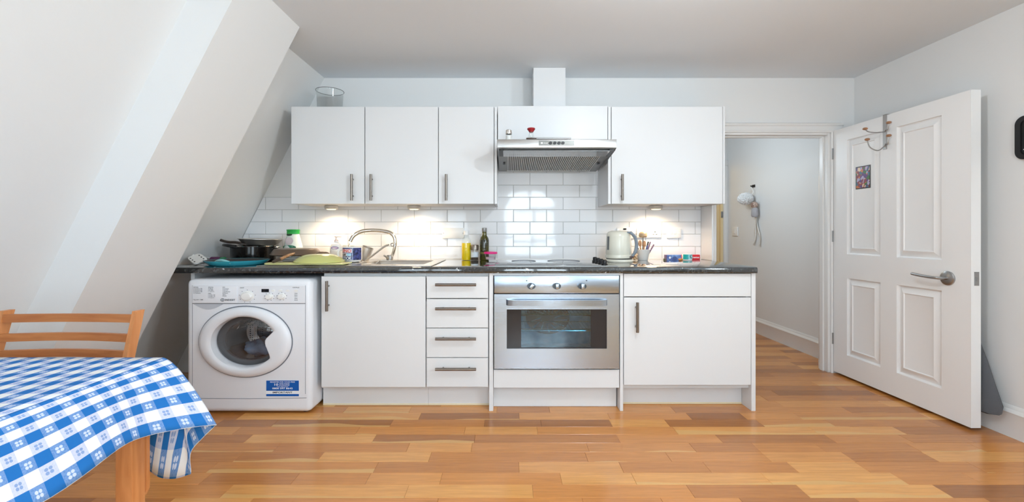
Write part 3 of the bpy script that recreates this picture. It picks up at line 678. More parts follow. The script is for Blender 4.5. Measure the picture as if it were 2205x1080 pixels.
# ------------------------------------------------------------------ washing machine
YWm = -.826; wx0, wx1 = -2.026, -1.236; wz0, wz1 = .012, uz(600.5, YWm)
wm = thing('washing_machine', 'white front-loading washing machine under left end of the worktop', 'washing machine', (ux(530, YWm), YWm, 0))
pcx, pcz = ux(529.2, YWm), uz(735, YWm); RX, RZ = .291, .2205; IX, IZ = .207, .1605
bm = B(); box(bm, wx0, wx1, YWm, -.10, wz0, wz1, .034, 5)
cy = B(); prism(cy, [(pcx+IX*1.12*math.cos(2*PI*i/64), pcz+IZ*1.12*math.sin(2*PI*i/64)) for i in range(64)], -1.0, -.5)
obj('body', cut(bm, cy), 'appl', wm)
for fx_ in (wx0+.06, wx1-.06):
    for fy in (YWm+.07, -.2): obj('foot', lathe(B(), [(0, 0), (.025, 0), (.02, .03), (0, .03)], (fx_, fy, 0), 14), 'black', wm)
def porth(th):
    d = (math.degrees(th)+180) % 360-180
    K = [(-37.7, 1.0), (-30, .875), (-23, .775), (-12, .675), (-2.7, .64), (6, .645), (13, .69), (20, .82), (24.9, .963), (26, 1.0)]
    if d <= K[0][0] or d >= K[-1][0]: return 1.0
    for (a, ra), (b_, rb) in zip(K, K[1:]):
        if a <= d <= b_: return ra+(rb-ra)*(d-a)/(b_-a)
NN = 120; bm = B(); loops = []
for (fr, yy) in ((1.0, 0), (1.0, -.008), (.965, -.022), (.90, -.030), (.80, -.034)):
    loops.append([bm.verts.new((pcx+RX*fr*math.cos(2*PI*i/NN), YWm+yy, pcz+RZ*fr*math.sin(2*PI*i/NN))) for i in range(NN)])
for e_, yy in ((1.05, -.030), (1.0, -.022), (.985, 0.0), (.975, .03)):
    loops.append([bm.verts.new((pcx+IX*e_*porth(2*PI*i/NN)*math.cos(2*PI*i/NN), YWm+yy, pcz+IZ*e_*porth(2*PI*i/NN)*math.sin(2*PI*i/NN))) for i in range(NN)])
for u, v in zip(loops, loops[1:]):
    for i in range(NN): bm.faces.new((u[i], u[(i+1) % NN], v[(i+1) % NN], v[i]))
wd = obj('door_ring', bm, 'appl', wm, sharp=40)
bm = B(); tube(bm, [(pcx+(RX+.003)*math.cos(2*PI*i/80), YWm-.001, pcz+(RZ+.003)*math.sin(2*PI*i/80)) for i in range(81)], .0034, 6); obj('door_seam', bm, 'applg', wd)
bm = B(); Mx = Matrix.Rotation(-PI/2, 4, 'X')
MI = Matrix.Translation((pcx, YWm, pcz)) @ Matrix.Rotation(-PI/2, 4, 'X')
lathe(bm, [(1.06, .02), (1.0, .05), (.80, .055), (.78, .07), (.78, .30)], (0, 0, 0), 48, IX, IZ, MI, close=False)
obj('drum_seal', bm, mat('grey_rubber', (96, 96, 98), .3, bump=(20, .03, (1, 1, 1))), wm)
m = mat('perforated_drum', (170, 168, 166), .28, .85); MT['drum'] = m; g = G(m)
tc = g.n('ShaderNodeTexCoord'); v = g.n('ShaderNodeTexVoronoi'); v.inputs['Scale'].default_value = 70; v.inputs['Randomness'].default_value = .1; g.nt.links.new(tc.outputs['Object'], v.inputs['Vector'])
g.nt.links.new(g.mix(g.m('LESS_THAN', v.outputs['Distance'], .3), (*lin((150, 146, 142)), 1), (.01, .01, .01, 1)), g.p.inputs['Base Color'])
bm = B(); lathe(bm, [(.78, .06), (.92, .075), (.95, .16), (.9, .27), (.5, .30), (.2, .28), (0, .275)], (0, 0, 0), 48, IX, IZ, MI, close=False); obj('drum', bm, 'drum', wm)
for a in (20, 140, 260):
    c_, s_ = math.cos(math.radians(a)), math.sin(math.radians(a))
    bm = B(); tube(bm, [(pcx+IX*.8*c_, YWm+.10, pcz+IZ*.8*s_), (pcx+IX*.75*c_, YWm+.26, pcz+IZ*.75*s_)], [.028, .028], 10); obj('drum_paddle', bm, 'chrome', wm)
bm = B(); bmesh.ops.create_icosphere(bm, subdivisions=4, radius=1)
for v_ in bm.verts:
    p = v_.co; k = 1+.18*math.sin(7*p.x+3*p.z)+.12*math.sin(9*p.y+5*p.x)+.06*math.sin(17*p.x-11*p.z)
    v_.co = Vector((pcx+.03+p.x*k*.115, YWm+.16+p.y*.085, pcz-.075+p.z*k*.055))
m = mat('laundry_blue', (70, 92, 120), .9, var=(9, (44, 58, 80), (130, 152, 176)))
obj('laundry', bm, m, wm)
bm = B(); lathe(bm, [(0, -.012), (.3, -.010), (.6, -.002), (.85, .010), (1.0, .022)], (0, 0, 0), 48, IX*.975, IZ*.975, MI, close=False); obj('door_glass', bm, 'porthole', wd)
# control fascia
fx0, fx1, fz1, fz0 = ux(414.8, YWm), ux(657.5, YWm), uz(614, YWm), uz(652.5, YWm)
cp = obj('control_fascia', box(B(), fx0, fx1, YWm-.004, YWm+.002, fz0, fz1, .002, 1), 'appl', wm)
obj('groove', box(B(), fx0, fx1, YWm-.0015, YWm+.002, fz0-.004, fz0), 'applg', cp)
for xx in (fx0-.002, fx1): obj('groove', box(B(), xx, xx+.002, YWm-.001, YWm+.002, .13, fz1), 'applg', wm)
obj('detergent_drawer', box(B(), fx0+.004, ux(512.5, YWm), YWm-.010, YWm-.003, fz0+.002, fz1-.002, .003, 2), 'appl', cp)
yc = YWm-.0105
bm = B(); prism(bm, [(fx0+.005+.19*k/12, fz0-.004-.035*math.sin(PI*k/12)) for k in range(13)], YWm-.002, YWm+.001); obj('grip_shade', bm, mat('shade_enamel', (196, 199, 206), .35, bump=(30, .01, (1, 1, 1))), cp)  # flat crescent, the shade of the grip put into a darker enamel colour
for (px, py, r_) in ((533.5, 637, .029), (581, 638, .0175), (607.5, 637.5, .0175)):
    k = obj('dial', lathe(B(), [(0, 0), (1.25, 0), (1.2, .10), (1.0, .12), (.92, .8), (.8, .95), (0, 1.0)], (0, 0, 0), 28, r_*1.15, r_*.92, Matrix.Translation((ux(px, YWm), YWm-.004, uz(py, YWm))) @ Matrix.Rotation(PI/2, 4, 'X') @ Matrix.Diagonal((1, 1, .022, 1))), 'plast', cp)
    bm = B(); nt_ = 22 if r_ > .03 else 9
    for i in range(nt_):
        an = PI*.5+2*PI*i/nt_; bx2, bz2 = ux(px, YWm)+r_*1.75*math.cos(an), uz(py, YWm)+r_*1.35*math.sin(an)
        box(bm, bx2-.0022, bx2+.0022, YWm-.0046, YWm-.0042, bz2-.0016, bz2+.0016)
    obj('dial_marks', bm, 'print', cp)['kind'] = 'stuff'
obj('display', box(B(), ux(564, YWm), ux(580, YWm), YWm-.0065, YWm-.004, uz(628.5, YWm), uz(621.5, YWm), .001, 1), 'blackgl', cp)
for px in (589.3, 604.3, 620.5, 638.3): obj('button', ellipse_disc(B(), ux(px, YWm), YWm-.008, YWm-.004, uz(625, YWm), .011, .007, 18), 'plast', cp)
text('INDESIT', ux(498, YWm), yc, uz(644.7, YWm), .062, .011, 'print', cp, 'logo', bold=True)
bm = B(); tube(bm, [(ux(481.5, YWm)+.0105*math.cos(2*PI*i/24), yc, uz(644.7, YWm)+.0078*math.sin(2*PI*i/24)) for i in range(25)], .0016, 6); box(bm, ux(481.5, YWm)-.0014, ux(481.5, YWm)+.0014, yc-.0005, yc, uz(644.7, YWm)-.005, uz(644.7, YWm)+.005); obj('logo', bm, 'print', cp)
MT['printgrey'] = mat('grey_print', (104, 106, 114), .5, bump=(40, .01, (1, 1, 1)))
def rows_(lst, x, z, h, w):
    for i, s in enumerate(lst): text(s, x, yc, z-i*h*1.45, w*len(s)/9, h, 'printgrey', cp, align='L')
rows_(['COTTON', '1 Cotton 90', '2 Cotton 60', '3 Cotton 40', '4 Colours'], ux(419, YWm), uz(617.5, YWm), .0062, .045)
rows_(['SPECIAL', '9 Wool', '10 Silk', '11 Jeans'], ux(451, YWm), uz(617.5, YWm), .0062, .042)
rows_(['FAST', '12 Mix 30', '13 Mix 15', '14 Sport'], ux(451, YWm), uz(631, YWm), .0062, .042)
rows_(['ECO', '5 Cotton', '6 Synth', '7 Delicate', '8 Rinse', 'Spin', 'Drain'], ux(482, YWm), uz(617.5, YWm), .0062, .042)
text('7 kg  A++  1200', ux(429, YWm), yc, uz(644.5, YWm), .062, .008, 'print', cp)
text('ON/OFF', ux(522, YWm), YWm-.004, uz(619, YWm), .026, .006, 'print', cp); text('START/PAUSE', ux(638, YWm), YWm-.004, uz(618.5, YWm), .042, .006, 'print', cp)
for i in range(5): text(('Wash', 'Rinse', 'Spin', 'Drain', 'End')[i], ux(638, YWm), YWm-.004, uz(631+i*3.6, YWm), .018, .006, 'print', cp)
# kick panel seam and sticker
obj('kick_seam', tube(B(), [(wx0+.02, YWm-.0005, uz(857, YWm)), (wx0+.4, YWm-.0005, uz(857.6, YWm)), (wx1-.03, YWm-.0005, uz(856, YWm))], .0016, 6), 'applg', wm)
MT['stkblue'] = mat('sticker_blue', (10, 92, 178), .35, bump=(30, .01, (1, 1, 1)))
sx_, sy_ = ux(608.8, YWm), YWm-.0016; W_ = 71.5/S(YWm)
st = obj('sticker', box(B(), sx_-W_/2, sx_+W_/2, sy_, YWm, uz(852.5, YWm), uz(818, YWm)), 'printlt', wm)
bm = B(); box(bm, sx_-W_/2+.002, sx_+W_/2-.002, sy_-.0006, sy_, uz(840.5, YWm), uz(818.5, YWm)); box(bm, sx_-W_/2+.002, sx_+W_/2-.002, sy_-.0006, sy_, uz(852.2, YWm), uz(847.5, YWm)); obj('sticker_panel', bm, 'stkblue', st)
ys_ = sy_-.0007
text('REGISTER FOR YOUR FREE', sx_, ys_, uz(821.6, YWm), .155, .0078, 'printlt', st)
text('10', ux(595.5, YWm), ys_, uz(827, YWm), .024, .0145, 'printlt', st, bold=True)
text('YEAR PARTS', ux(612.5, YWm), ys_, uz(825.3, YWm), .066, .0062, 'printlt', st); text('GUARANTEE', ux(612.5, YWm), ys_, uz(828.4, YWm), .066, .0062, 'printlt', st)
text('CALL FREE NOW', sx_, ys_, uz(831.6, YWm), .072, .0048, 'printlt', st)
text('0800 597 8642', sx_, ys_, uz(835.2, YWm), .128, .0108, 'printlt', st, bold=True)
text('IMPORTANT', sx_, sy_-.0004, uz(844, YWm), .124, .0105, 'print', st, bold=True)

# ------------------------------------------------------------------ oven
YO = -.785
ov = thing('oven', 'built-in stainless steel oven with glass window under the hob', 'oven', (ux(1198, YO), YO, .25))
ox0, ox1 = ux(1064, YO), ux(1333.3, YO); oz1, oz0, ozg = uz(593.2, YO), uz(793.5, YO), uz(632.4, YO)
obj('control_panel_front', box(B(), ox0, ox1, YO, YO+.03, ozg+.004, oz1, .003, 2), 'steel', ov)
wx_0, wx_1, wz_0, wz_1 = ux(1091.2, YO), ux(1306.5, YO), uz(749.8, YO), uz(665.5, YO)
bm = B(); box(bm, ox0, wx_0, YO, YO+.03, oz0, ozg-.002); box(bm, wx_1, ox1, YO, YO+.03, oz0, ozg-.002); box(bm, wx_0, wx_1, YO, YO+.03, oz0, wz_0); box(bm, wx_0, wx_1, YO, YO+.03, wz_1, ozg-.002)
od = obj('oven_door', bm, 'steel', ov)
obj('gap', box(B(), ox0+.002, ox1-.002, YO+.005, YO+.03, ozg-.002, ozg+.004), 'dark', ov)
gx0, gx1, gz0, gz1 = ux(1122.3, YO), ux(1273, YO), uz(748, YO), uz(668, YO)
bm = B(); box(bm, wx_0, gx0, YO+.006, YO+.016, wz_0, wz_1); box(bm, gx1, wx_1, YO+.006, YO+.016, wz_0, wz_1); box(bm, gx0, gx1, YO+.006, YO+.016, wz_0, gz0); box(bm, gx0, gx1, YO+.006, YO+.016, gz1, wz_1); obj('window_surround', bm, mat('oven_dark_glass', (44, 44, 48), .12, bump=(10, .01, (1, 1, 1))), od)
bm = B(); t_ = .004
for q in ((wx_0-t_, wx_0, wz_0-t_, wz_1+t_), (wx_1, wx_1+t_, wz_0-t_, wz_1+t_), (wx_0, wx_1, wz_1, wz_1+t_), (wx_0, wx_1, wz_0-t_, wz_0)): box(bm, q[0], q[1], YO-.002, YO+.004, q[2], q[3])
obj('window_trim', bm, 'steel', od)
obj('window_glass', box(B(), gx0, gx1, YO+.008, YO+.012, gz0, gz1), 'ovenglass', od)
# oven cavity
MT['enamel'] = mat('daylit_oven_enamel', (150, 200, 216), .25, .0, var=(14, (142, 192, 210), (226, 242, 248)))  # pale teal carries the window's reflected brightness in the enamel colour
cx0, cx1, cz0, cz1, cyb = wx_0+.03, wx_1-.03, oz0+.05, wz_1+.02, -.35
bm = B()
for q in ((cx0-.02, cx0, YO+.032, cyb, cz0, cz1), (cx1, cx1+.02, YO+.032, cyb, cz0, cz1), (cx0, cx1, YO+.032, cyb, cz0-.02, cz0), (cx0, cx1, YO+.032, cyb, cz1, cz1+.02), (cx0-.02, cx1+.02, cyb, cyb+.02, cz0-.02, cz1+.02)): box(bm, *q)
obj('cavity', bm, 'enamel', ov)
fcx = cx0+.27; fcz = (cz0+cz1)/2+.02
obj('fan_cover', ellipse_disc(B(), fcx, cyb-.02, cyb, fcz, .16, .12, 36), mat('fan_cover_dark', (64, 92, 110), .35, .0, bump=(20, .02, (1, 1, 1))), ov)
bm = B()
for k in range(14): a = PI*2*k/14; tube(bm, [(fcx+.05*math.cos(a), cyb-.022, fcz+.04*math.sin(a)), (fcx+.145*math.cos(a+.3), cyb-.022, fcz+.108*math.sin(a+.3))], .004, 5)
obj('fan_vanes', bm, 'enamel', ov)
for py in (678, 711):
    bm = B(); zz = uz(py, YO+.10)
    for yy in (YO+.09, YO+.14, cyb-.05): tube(bm, [(cx0, yy, zz), (cx1, yy, zz)], .0035, 6)
    for k in range(22): xx = cx0+.02+(cx1-cx0-.04)*k/21; tube(bm, [(xx, YO+.09, zz), (xx, cyb-.05, zz)], .002, 5)
    obj('wire_rack', bm, 'chrome', ov)
bm = B(); hzc = uz(650, YO); hx_0, hx_1 = ux(1089.8, YO), ux(1307.6, YO)
pr = [(hx_0, YO), (hx_0+.012, YO-.028), (hx_0+.05, YO-.042), (hx_1-.05, YO-.042), (hx_1-.012, YO-.028), (hx_1, YO), (hx_1-.022, YO), (hx_1-.06, YO-.028), (hx_0+.06, YO-.028), (hx_0+.022, YO)]
prism(bm, pr, hzc-.018, hzc+.018, 'z'); obj('handle', bm, 'steel', od)
MT['knobrim'] = mat('knob_rim', (80, 84, 88), .3, 1, bump=(20, .02, (1, 1, 1)))
for px, ang in ((1143.8, -38), (1198.4, 0), (1253, 0)):
    x, z = ux(px, YO), uz(615.2, YO)
    k = obj('knob', lathe(B(), [(0, 0), (1, 0), (1.0, .2), (.93, 1), (.82, 1.0), (.8, .5), (0, .5)], (0, 0, 0), 28, .0275, .0205, Matrix.Translation((x, YO, z)) @ Matrix.Rotation(PI/2, 4, 'X') @ Matrix.Diagonal((1, 1, .022, 1))), 'knobrim', ov)
    bm = B(); box(bm, -.0105, .0105, -.032, -.008, -.0165, .0165, .003, 2); bmesh.ops.transform(bm, matrix=Matrix.Translation((x+.002, YO, z)) @ Matrix.Rotation(math.radians(-ang), 4, 'Y'), verts=bm.verts); obj('grip', bm, 'steel', k)
text('ZANUSSI', ux(1198.5, YO), YO-.0003, uz(597.8, YO), .038, .0062, 'print', ov, 'logo', bold=True)
bm = B()
for px, py in ((1134, 603.8), (1263, 603.6)): ellipse_disc(bm, ux(px, YO), YO-.001, YO, uz(py, YO), .0045, .0035, 12)
obj('pilot_lights', bm, 'print', ov)

# hob
hb = thing('hob', 'black glass electric hob set in the worktop above the oven', 'hob', (ux(1198, -.45), -.45, ZT1))
obj('glass_plate', box(B(), -.085, .712, -.748, -.16, ZT1+.0005, ZT1+.007, .003, 2), 'blackgl', hb)
bm = B(); box(bm, -.088, .715, -.753, -.748, ZT1+.0005, ZT1+.006); obj('edge_trim', bm, 'steeldk', hb)
for k, d in enumerate((2.905, 3.01, 3.115, 3.22)):
    obj('hob_knob', lathe(B(), [(0, 0), (.021, 0), (.021, .006), (.0165, .010), (.016, .028), (.012, .032), (0, .032)], (.645, d+CY, ZT1+.007), 20), 'black', hb)
for (cx, cy_, r_) in ((.12, -.58, .12), (.12, -.30, .09), (.42, -.58, .09), (.42, -.30, .12)):
    bm = B(); tube(bm, [(cx+r_*math.cos(2*PI*i/40), cy_+r_*math.sin(2*PI*i/40), ZT1+.0068) for i in range(41)], .0012, 5); obj('cooking_zone', bm, 'applg', hb)

# ------------------------------------------------------------------ wall plates above the worktop
def plate(name, px0, px1, py0, py1, label, cat, wall_y=-.0105):
    x0, x1, z0, z1 = ux(px0, wall_y), ux(px1, wall_y), uz(py1, wall_y), uz(py0, wall_y)
    t = thing(name, label, cat, ((x0+x1)/2, wall_y, (z0+z1)/2)); obj('plate', box(B(), x0, x1, wall_y-.013, wall_y, z0, z1, .004, 2), 'plast', t); return t, x0, x1, z0, z1
t, x0, x1, z0, z1 = plate('blank_plate', 952.5, 1000.5, 490.5, 513, 'blank white wall plate on the tiles above the sink end', 'wall plate')
for xx in (x0+.012, x1-.012): obj('screw', ellipse_disc(B(), xx, -.0245, -.0235, (z0+z1)/2, .0035, .0028, 12), 'steeldk', t)
t, x0, x1, z0, z1 = plate('double_socket', 1370.3, 1423, 490.5, 511.5, 'white double wall socket with two switches behind the utensil cup', 'socket')
for k, c in enumerate((x0+.062, x1-.052)):
    for dx, dz, w, h in ((0, .012, .004, .009), (-.012, -.008, .007, .004), (.012, -.008, .007, .004)): obj('socket_hole', box(B(), c+dx-w, c+dx+w, -.0242, -.0235, (z0+z1)/2+dz-h/2-.004, (z0+z1)/2+dz+h/2-.004), 'dark', t)
    obj('rocker', box(B(), (x0+x1)/2-.024+k*.026, (x0+x1)/2-.002+k*.026, -.0275, -.0235, (z0+z1)/2+.004, (z0+z1)/2+.026, .002, 1), 'plast', t)
t, x0, x1, z0, z1 = plate('switch_plate', 1435, 1466, 492, 512.3, 'white switched spur plate at the right of the double socket', 'switch')
for k in range(3): obj('rocker', box(B(), x0+.02+k*.032, x0+.042+k*.032, -.0265, -.0235, (z0+z1)/2-.006, (z0+z1)/2+.016, .002, 1), 'plast', t)
t, x0, x1, z0, z1 = plate('appliance_switch', 1328, 1366, 489, 513, 'white wall switch plate mostly hidden behind the kettle', 'switch')
obj('rocker', box(B(), x0+.05, x0+.075, -.0275, -.0235, z1-.022, z1-.008, .002, 1), 'dark', t)

# ------------------------------------------------------------------ things on the worktop
TZ = ZT1+.0006
# spatula head propped at the left
yA = -.6; c4 = [Vector(P3(402, 555, -.60)), Vector(P3(419, 569, -.70)), Vector(P3(449, 559.5, -.60)), Vector(P3(430, 545, -.50))]
sp = thing('spatula', 'white slotted spatula lying at the far left end of the worktop', 'spatula', (c4[1].x, c4[1].y, TZ))
def bil(u, v): return c4[0]*(1-u)*(1-v)+c4[1]*(1-u)*v+c4[2]*u*v+c4[3]*u*(1-v)
nrm = (c4[2]-c4[0]).cross(c4[3]-c4[1]).normalized()
if nrm.y > 0: nrm = -nrm
def bpoly(pts, d0, d1):
    bm = B(); lo = [bm.verts.new(bil(*p)+nrm*d0) for p in pts]; hi = [bm.verts.new(bil(*p)+nrm*d1) for p in pts]; n = len(pts)
    bm.faces.new(lo); bm.faces.new(hi[::-1])
    for i in range(n): bm.faces.new((lo[i], hi[i], hi[(i+1) % n], lo[(i+1) % n]))
    return bm
def rrect(u0, u1, v0, v1, r, k=5):
    out = []
    for (cu, cv, a0) in ((u1-r, v1-r, 0), (u0+r, v1-r, 90), (u0+r, v0+r, 180), (u1-r, v0+r, 270)):
        for i in range(k+1): a = math.radians(a0+90*i/k); out.append((cu+r*math.cos(a), cv+r*math.sin(a)))
    return out
obj('head', bpoly(rrect(0, 1, 0, 1, .22), -.003, .003), 'plast', sp)
for u in (.14, .80):
    for v in (.25, .5, .75): obj('slot', bpoly([(u+.05*math.cos(2*PI*i/10), v+.06*math.sin(2*PI*i/10)) for i in range(10)], .003, .0036), 'dark', sp)
obj('handle', tube(B(), [bil(.5, .02), bil(.5, -.1)+Vector((-.01, .05, -.015)), (c4[0].x-.03, -.24, TZ+.012)], .009, 10), 'plast', sp)
# purple bottle lying
yb = -.42; x0, x1 = ux(454, yb), ux(486, yb); zc = TZ+.022
t = thing('spice_bottle', 'small purple bottle with green cap lying behind the turquoise pan', 'bottle', ((x0+x1)/2, yb, TZ))
My = Matrix.Rotation(PI/2, 4, 'Y')
obj('body', lathe(B(), [(0, 0), (.018, 0), (.022, .006), (.022, (x1-x0)*.68), (0, (x1-x0)*.68)], (x0, yb, zc), 20, M=My), mat('purple_plastic', (92, 28, 76), .35, bump=(30, .02, (1, 1, 1))), t)
obj('cap', lathe(B(), [(0, 0), (.0195, 0), (.0195, (x1-x0)*.28), (.015, (x1-x0)*.32), (0, (x1-x0)*.32)], (x0+(x1-x0)*.68, yb, zc), 20, M=My), mat('green_plastic', (30, 116, 70), .35, bump=(30, .02, (1, 1, 1))), t)
# turquoise cast-iron pan
MT['turq'] = mat('turquoise_enamel', (64, 176, 196), .15, coat=.5, bump=(10, .01, (1, 1, 1))); MT['turql'] = mat('pale_turquoise_enamel', (150, 212, 214), .15, coat=.5, bump=(10, .01, (1, 1, 1)))
yg = -.585; xg = ux(512, yg)
t = thing('skillet', 'shallow turquoise enamelled pan with dark inside at the worktop edge', 'pan', (xg, yg, TZ))
obj('body', lathe(B(), [(0, 0), (.155, 0), (.17, .006), (.196, .030), (.199, .034), (.190, .034), (.165, .012), (.15, .0085), (0, .0085)], (xg, yg, TZ), 48), 'turq', t)
obj('cooking_surface', lathe(B(), [(0, .009), (.15, .009), (.165, .0125), (.188, .0335)], (xg, yg, TZ), 48, close=False), mat('dark_enamel', (52, 50, 52), .4, bump=(60, .03, (1, 1, 1))), t)
pts = smoothpts([P3(461, 566, -.70), P3(468, 561.5, -.725), P3(478, 560, -.745), P3(488, 562.5, -.755), P3(497, 566, -.755)], 5)
obj('helper_handle', tube(B(), pts, .008, 10), 'turql', t)
# saucepan with a steel pan stacked on it
ysp = -.20; xs = ux(546, ysp)
t = thing('saucepan', 'glossy black saucepan with two loop handles behind the turquoise pan', 'saucepan', (xs, ysp, TZ))
MT['blacken'] = mat('black_enamel', (14, 13, 13), .12, spec=.25, coat=.15, bump=(5, .01, (1, 1, 1)))
R = .155
obj('body', lathe(B(), [(0, 0), (R-.012, 0), (R, .01), (R, .112), (R-.004, .112), (R-.004, .012), (R-.015, .006), (0, .006)], (xs, ysp, TZ), 48), 'blacken', t)
obj('rim', lathe(B(), [(R-.005, .112), (R+.003, .112), (R+.004, .117), (R-.004, .118)], (xs, ysp, TZ), 48, close=False), 'chrome', t)
obj('handle', tube(B(), smoothpts([P3(515, 533, -.33), P3(505, 532, -.36), P3(494, 529.5, -.37), P3(484, 527.5, -.34), P3(482, 527, -.28), P3(494, 528, -.23), P3(508, 530, -.24)], 5), .010, 10), 'black', t)
obj('rivet', lathe(B(), [(0, -.007), (.011, -.004), (.011, .003), (0, .006)], P3(511, 536, -.335), 12), 'chrome', t)
obj('handle', tube(B(), smoothpts([P3(587, 536, -.28), P3(595, 532, -.30), P3(603, 530, -.24), P3(603, 531, -.18), P3(592, 534, -.15)], 5), .006, 10), 'chrome', t)
zf = TZ+.1195; xf = ux(561, ysp)
t = thing('frying_pan', 'steel frying pan with black handle stacked on the black saucepan', 'pan', (xf, ysp, zf))
Mt = Matrix.Rotation(math.radians(2.0), 4, 'Y')
MT['steelpan'] = mat('polished_pan_steel', (214, 210, 204), .3, .85, bump=(6, .03, (1, 1, 1)))
obj('body', lathe(B(), [(0, .004), (.105, .004), (.118, .008), (.15, .046), (.158, .049), (.158, .051), (.148, .050), (.114, .012), (.1, .009), (0, .009)], (xf, ysp, zf), 48, M=Mt), 'steelpan', t)
obj('handle', tube(B(), smoothpts([P3(530, 527, ysp-.11), P3(519, 524, ysp-.13), P3(508, 521.5, ysp-.14), P3(494, 521, ysp-.15), P3(483, 519, ysp-.15), P3(475, 516.5, ysp-.15)], 4), [.007]*4+[.010]*17, 10), mat('handle_brown_black', (52, 42, 36), .35, bump=(30, .03, (1, 1, 1))), t)
# detergent bottle
yd_ = -.13; xd = ux(631.5, yd_)
t = thing('detergent_bottle', 'white detergent bottle with green cap against the tiles', 'bottle', (xd, yd_, TZ))
obj('body', lathe(B(), [(0, 0), (.074, 0), (.081, .01), (.080, .06), (.068, .13), (.052, .185), (.047, .205), (.044, .212), (0, .212)], (xd, yd_, TZ), 36, 1, .55), mat('milky_plastic', (226, 234, 226), .25, spec=.5, bump=(20, .01, (1, 1, 1))), t)
obj('cap', lathe(B(), [(.046, .206), (.050, .208), (.050, .232), (.053, .236), (.053, .240), (.046, .243), (0, .243)], (xd, yd_, TZ), 28, 1, .6), mat('bright_green_cap', (48, 172, 78), .35, bump=(30, .02, (1, 1, 1))), t)
def botr(k):
    K = [(0, .074), (.01, .081), (.06, .080), (.13, .068), (.185, .052), (.205, .047)]
    for (a, ra), (b_, rb) in zip(K, K[1:]):
        if k <= b_: return ra+(rb-ra)*(k-a)/(b_-a)
    return .047
for nm, px, py, w, h, c_ in (('badge', 626, 505, .026, .0095, (52, 78, 60)), ('round_label', 627, 518.5, .033, .030, (222, 206, 206)), ('label_band', 626.5, 532, .058, .017, (62, 140, 112))):
    z_ = uz(py, yd_-.03)
    bm = B()
    for (sc_) in (1.0,):
        ring_ = []
        for i in range(28):
            a = 2*PI*i/28; dx = w*math.cos(a)+ux(px, yd_)-xd; dz = h*math.sin(a); zz = z_+dz; kk = zz-TZ; r2 = botr(kk)+.005
            dx = max(-r2*.98, min(r2*.98, dx)); ring_.append(bm.verts.new((xd+dx, yd_-.55*math.sqrt(max(r2*r2-dx*dx, 0)), zz)))
        bm.faces.new(ring_)
    obj('label', bm, mat(nm, c_, .4, bump=(30, .01, (1, 1, 1))), t)
# upturned dark pan on white plates
yp_ = -.40; xp = ux(638, yp_)
tp_ = thing('plate_stack', 'stack of white plates under the upturned brown frying pan', 'plates', (xp, yp_, TZ+.013))
for k in range(3): obj('plate', lathe(B(), [(0, 0), (.08, 0), (.125, .011), (.128, .014), (.124, .0145), (.078, .0045), (0, .0045)], (xp, yp_, TZ+.013+k*.0125), 36), 'plast', tp_)
zp = TZ+.0585
t = thing('frying_pan', 'upturned brown frying pan with wooden handle reaching forward', 'pan', (xp, yp_, zp))
obj('body', lathe(B(), [(.168, 0), (.172, .003), (.150, .036), (.142, .043), (.12, .045), (0, .045), (0, .040), (.138, .038), (.164, .0)], (xp, yp_, zp), 44, close=False), mat('brown_pan_coating', (98, 80, 66), .35, bump=(40, .03, (1, 1, 1))), t)
hp = [Vector(P3(633, 545, -.545)), Vector(P3(622, 549, -.60)), Vector(P3(612, 553.5, -.64)), Vector(P3(602, 558, -.68))]
obj('handle', tube(B(), smoothpts(hp, 4), [.010]*2+[.013]*11, 12, .75), 'spoonwood', t)
obj('handle_end', tube(B(), [hp[-1], Vector(P3(594, 561, -.705)), Vector(P3(587.5, 563.5, -.725))], [.0135, .014, .011], 12, .75), mat('dark_brown_end', (70, 58, 50), .4, bump=(30, .03, (1, 1, 1))), t)
# pale green board and upturned pan
MT['pgreen'] = mat('pale_green', (216, 216, 150), .35, bump=(30, .02, (1, 1, 1))); MT['ygreen'] = mat('yellow_green_enamel', (204, 204, 124), .22, coat=.3, bump=(10, .02, (1, 1, 1)))
zb = ZT1+.0125; xb0, xb1 = ux(556, -.765), ux(738, -.765)
bm = B(); prism(bm, [(xb0+.05*(1-math.cos(a)), -.64-.115*math.sin(a)) for a in [PI/2*i/6 for i in range(7)]]+[(xb1, -.755), (xb1, -.60), (xb0+.02, -.60)], zb, zb+.007, 'z')
solo('chopping_board', bm, 'pgreen', 'thin pale green chopping board at the front edge of the drainer', 'board', (xb0+.2, -.68, zb))
yg2 = -.61; xg2 = ux(688, yg2); zg = zb+.0075
t = thing('green_pan', 'upturned pale green pan with brown handle left of the blue mug', 'pan', (xg2, yg2, zg))
obj('body', lathe(B(), [(.155, 0), (.163, .002), (.162, .007), (.142, .026), (.108, .044), (.085, .051), (.06, .054), (0, .054), (0, .05), (.10, .04), (.154, .002)], (xg2, yg2, zg), 48, close=False), 'ygreen', t)
obj('handle', tube(B(), smoothpts([P3(683, 548, -.48), P3(694, 545.5, -.44), P3(708, 547, -.40)], 4), [.012, .014, .016, .016, .015, .014, .015, .014, .010], 10), mat('walnut_handle', (74, 56, 44), .4, bump=(30, .03, (1, 1, 1))), t)
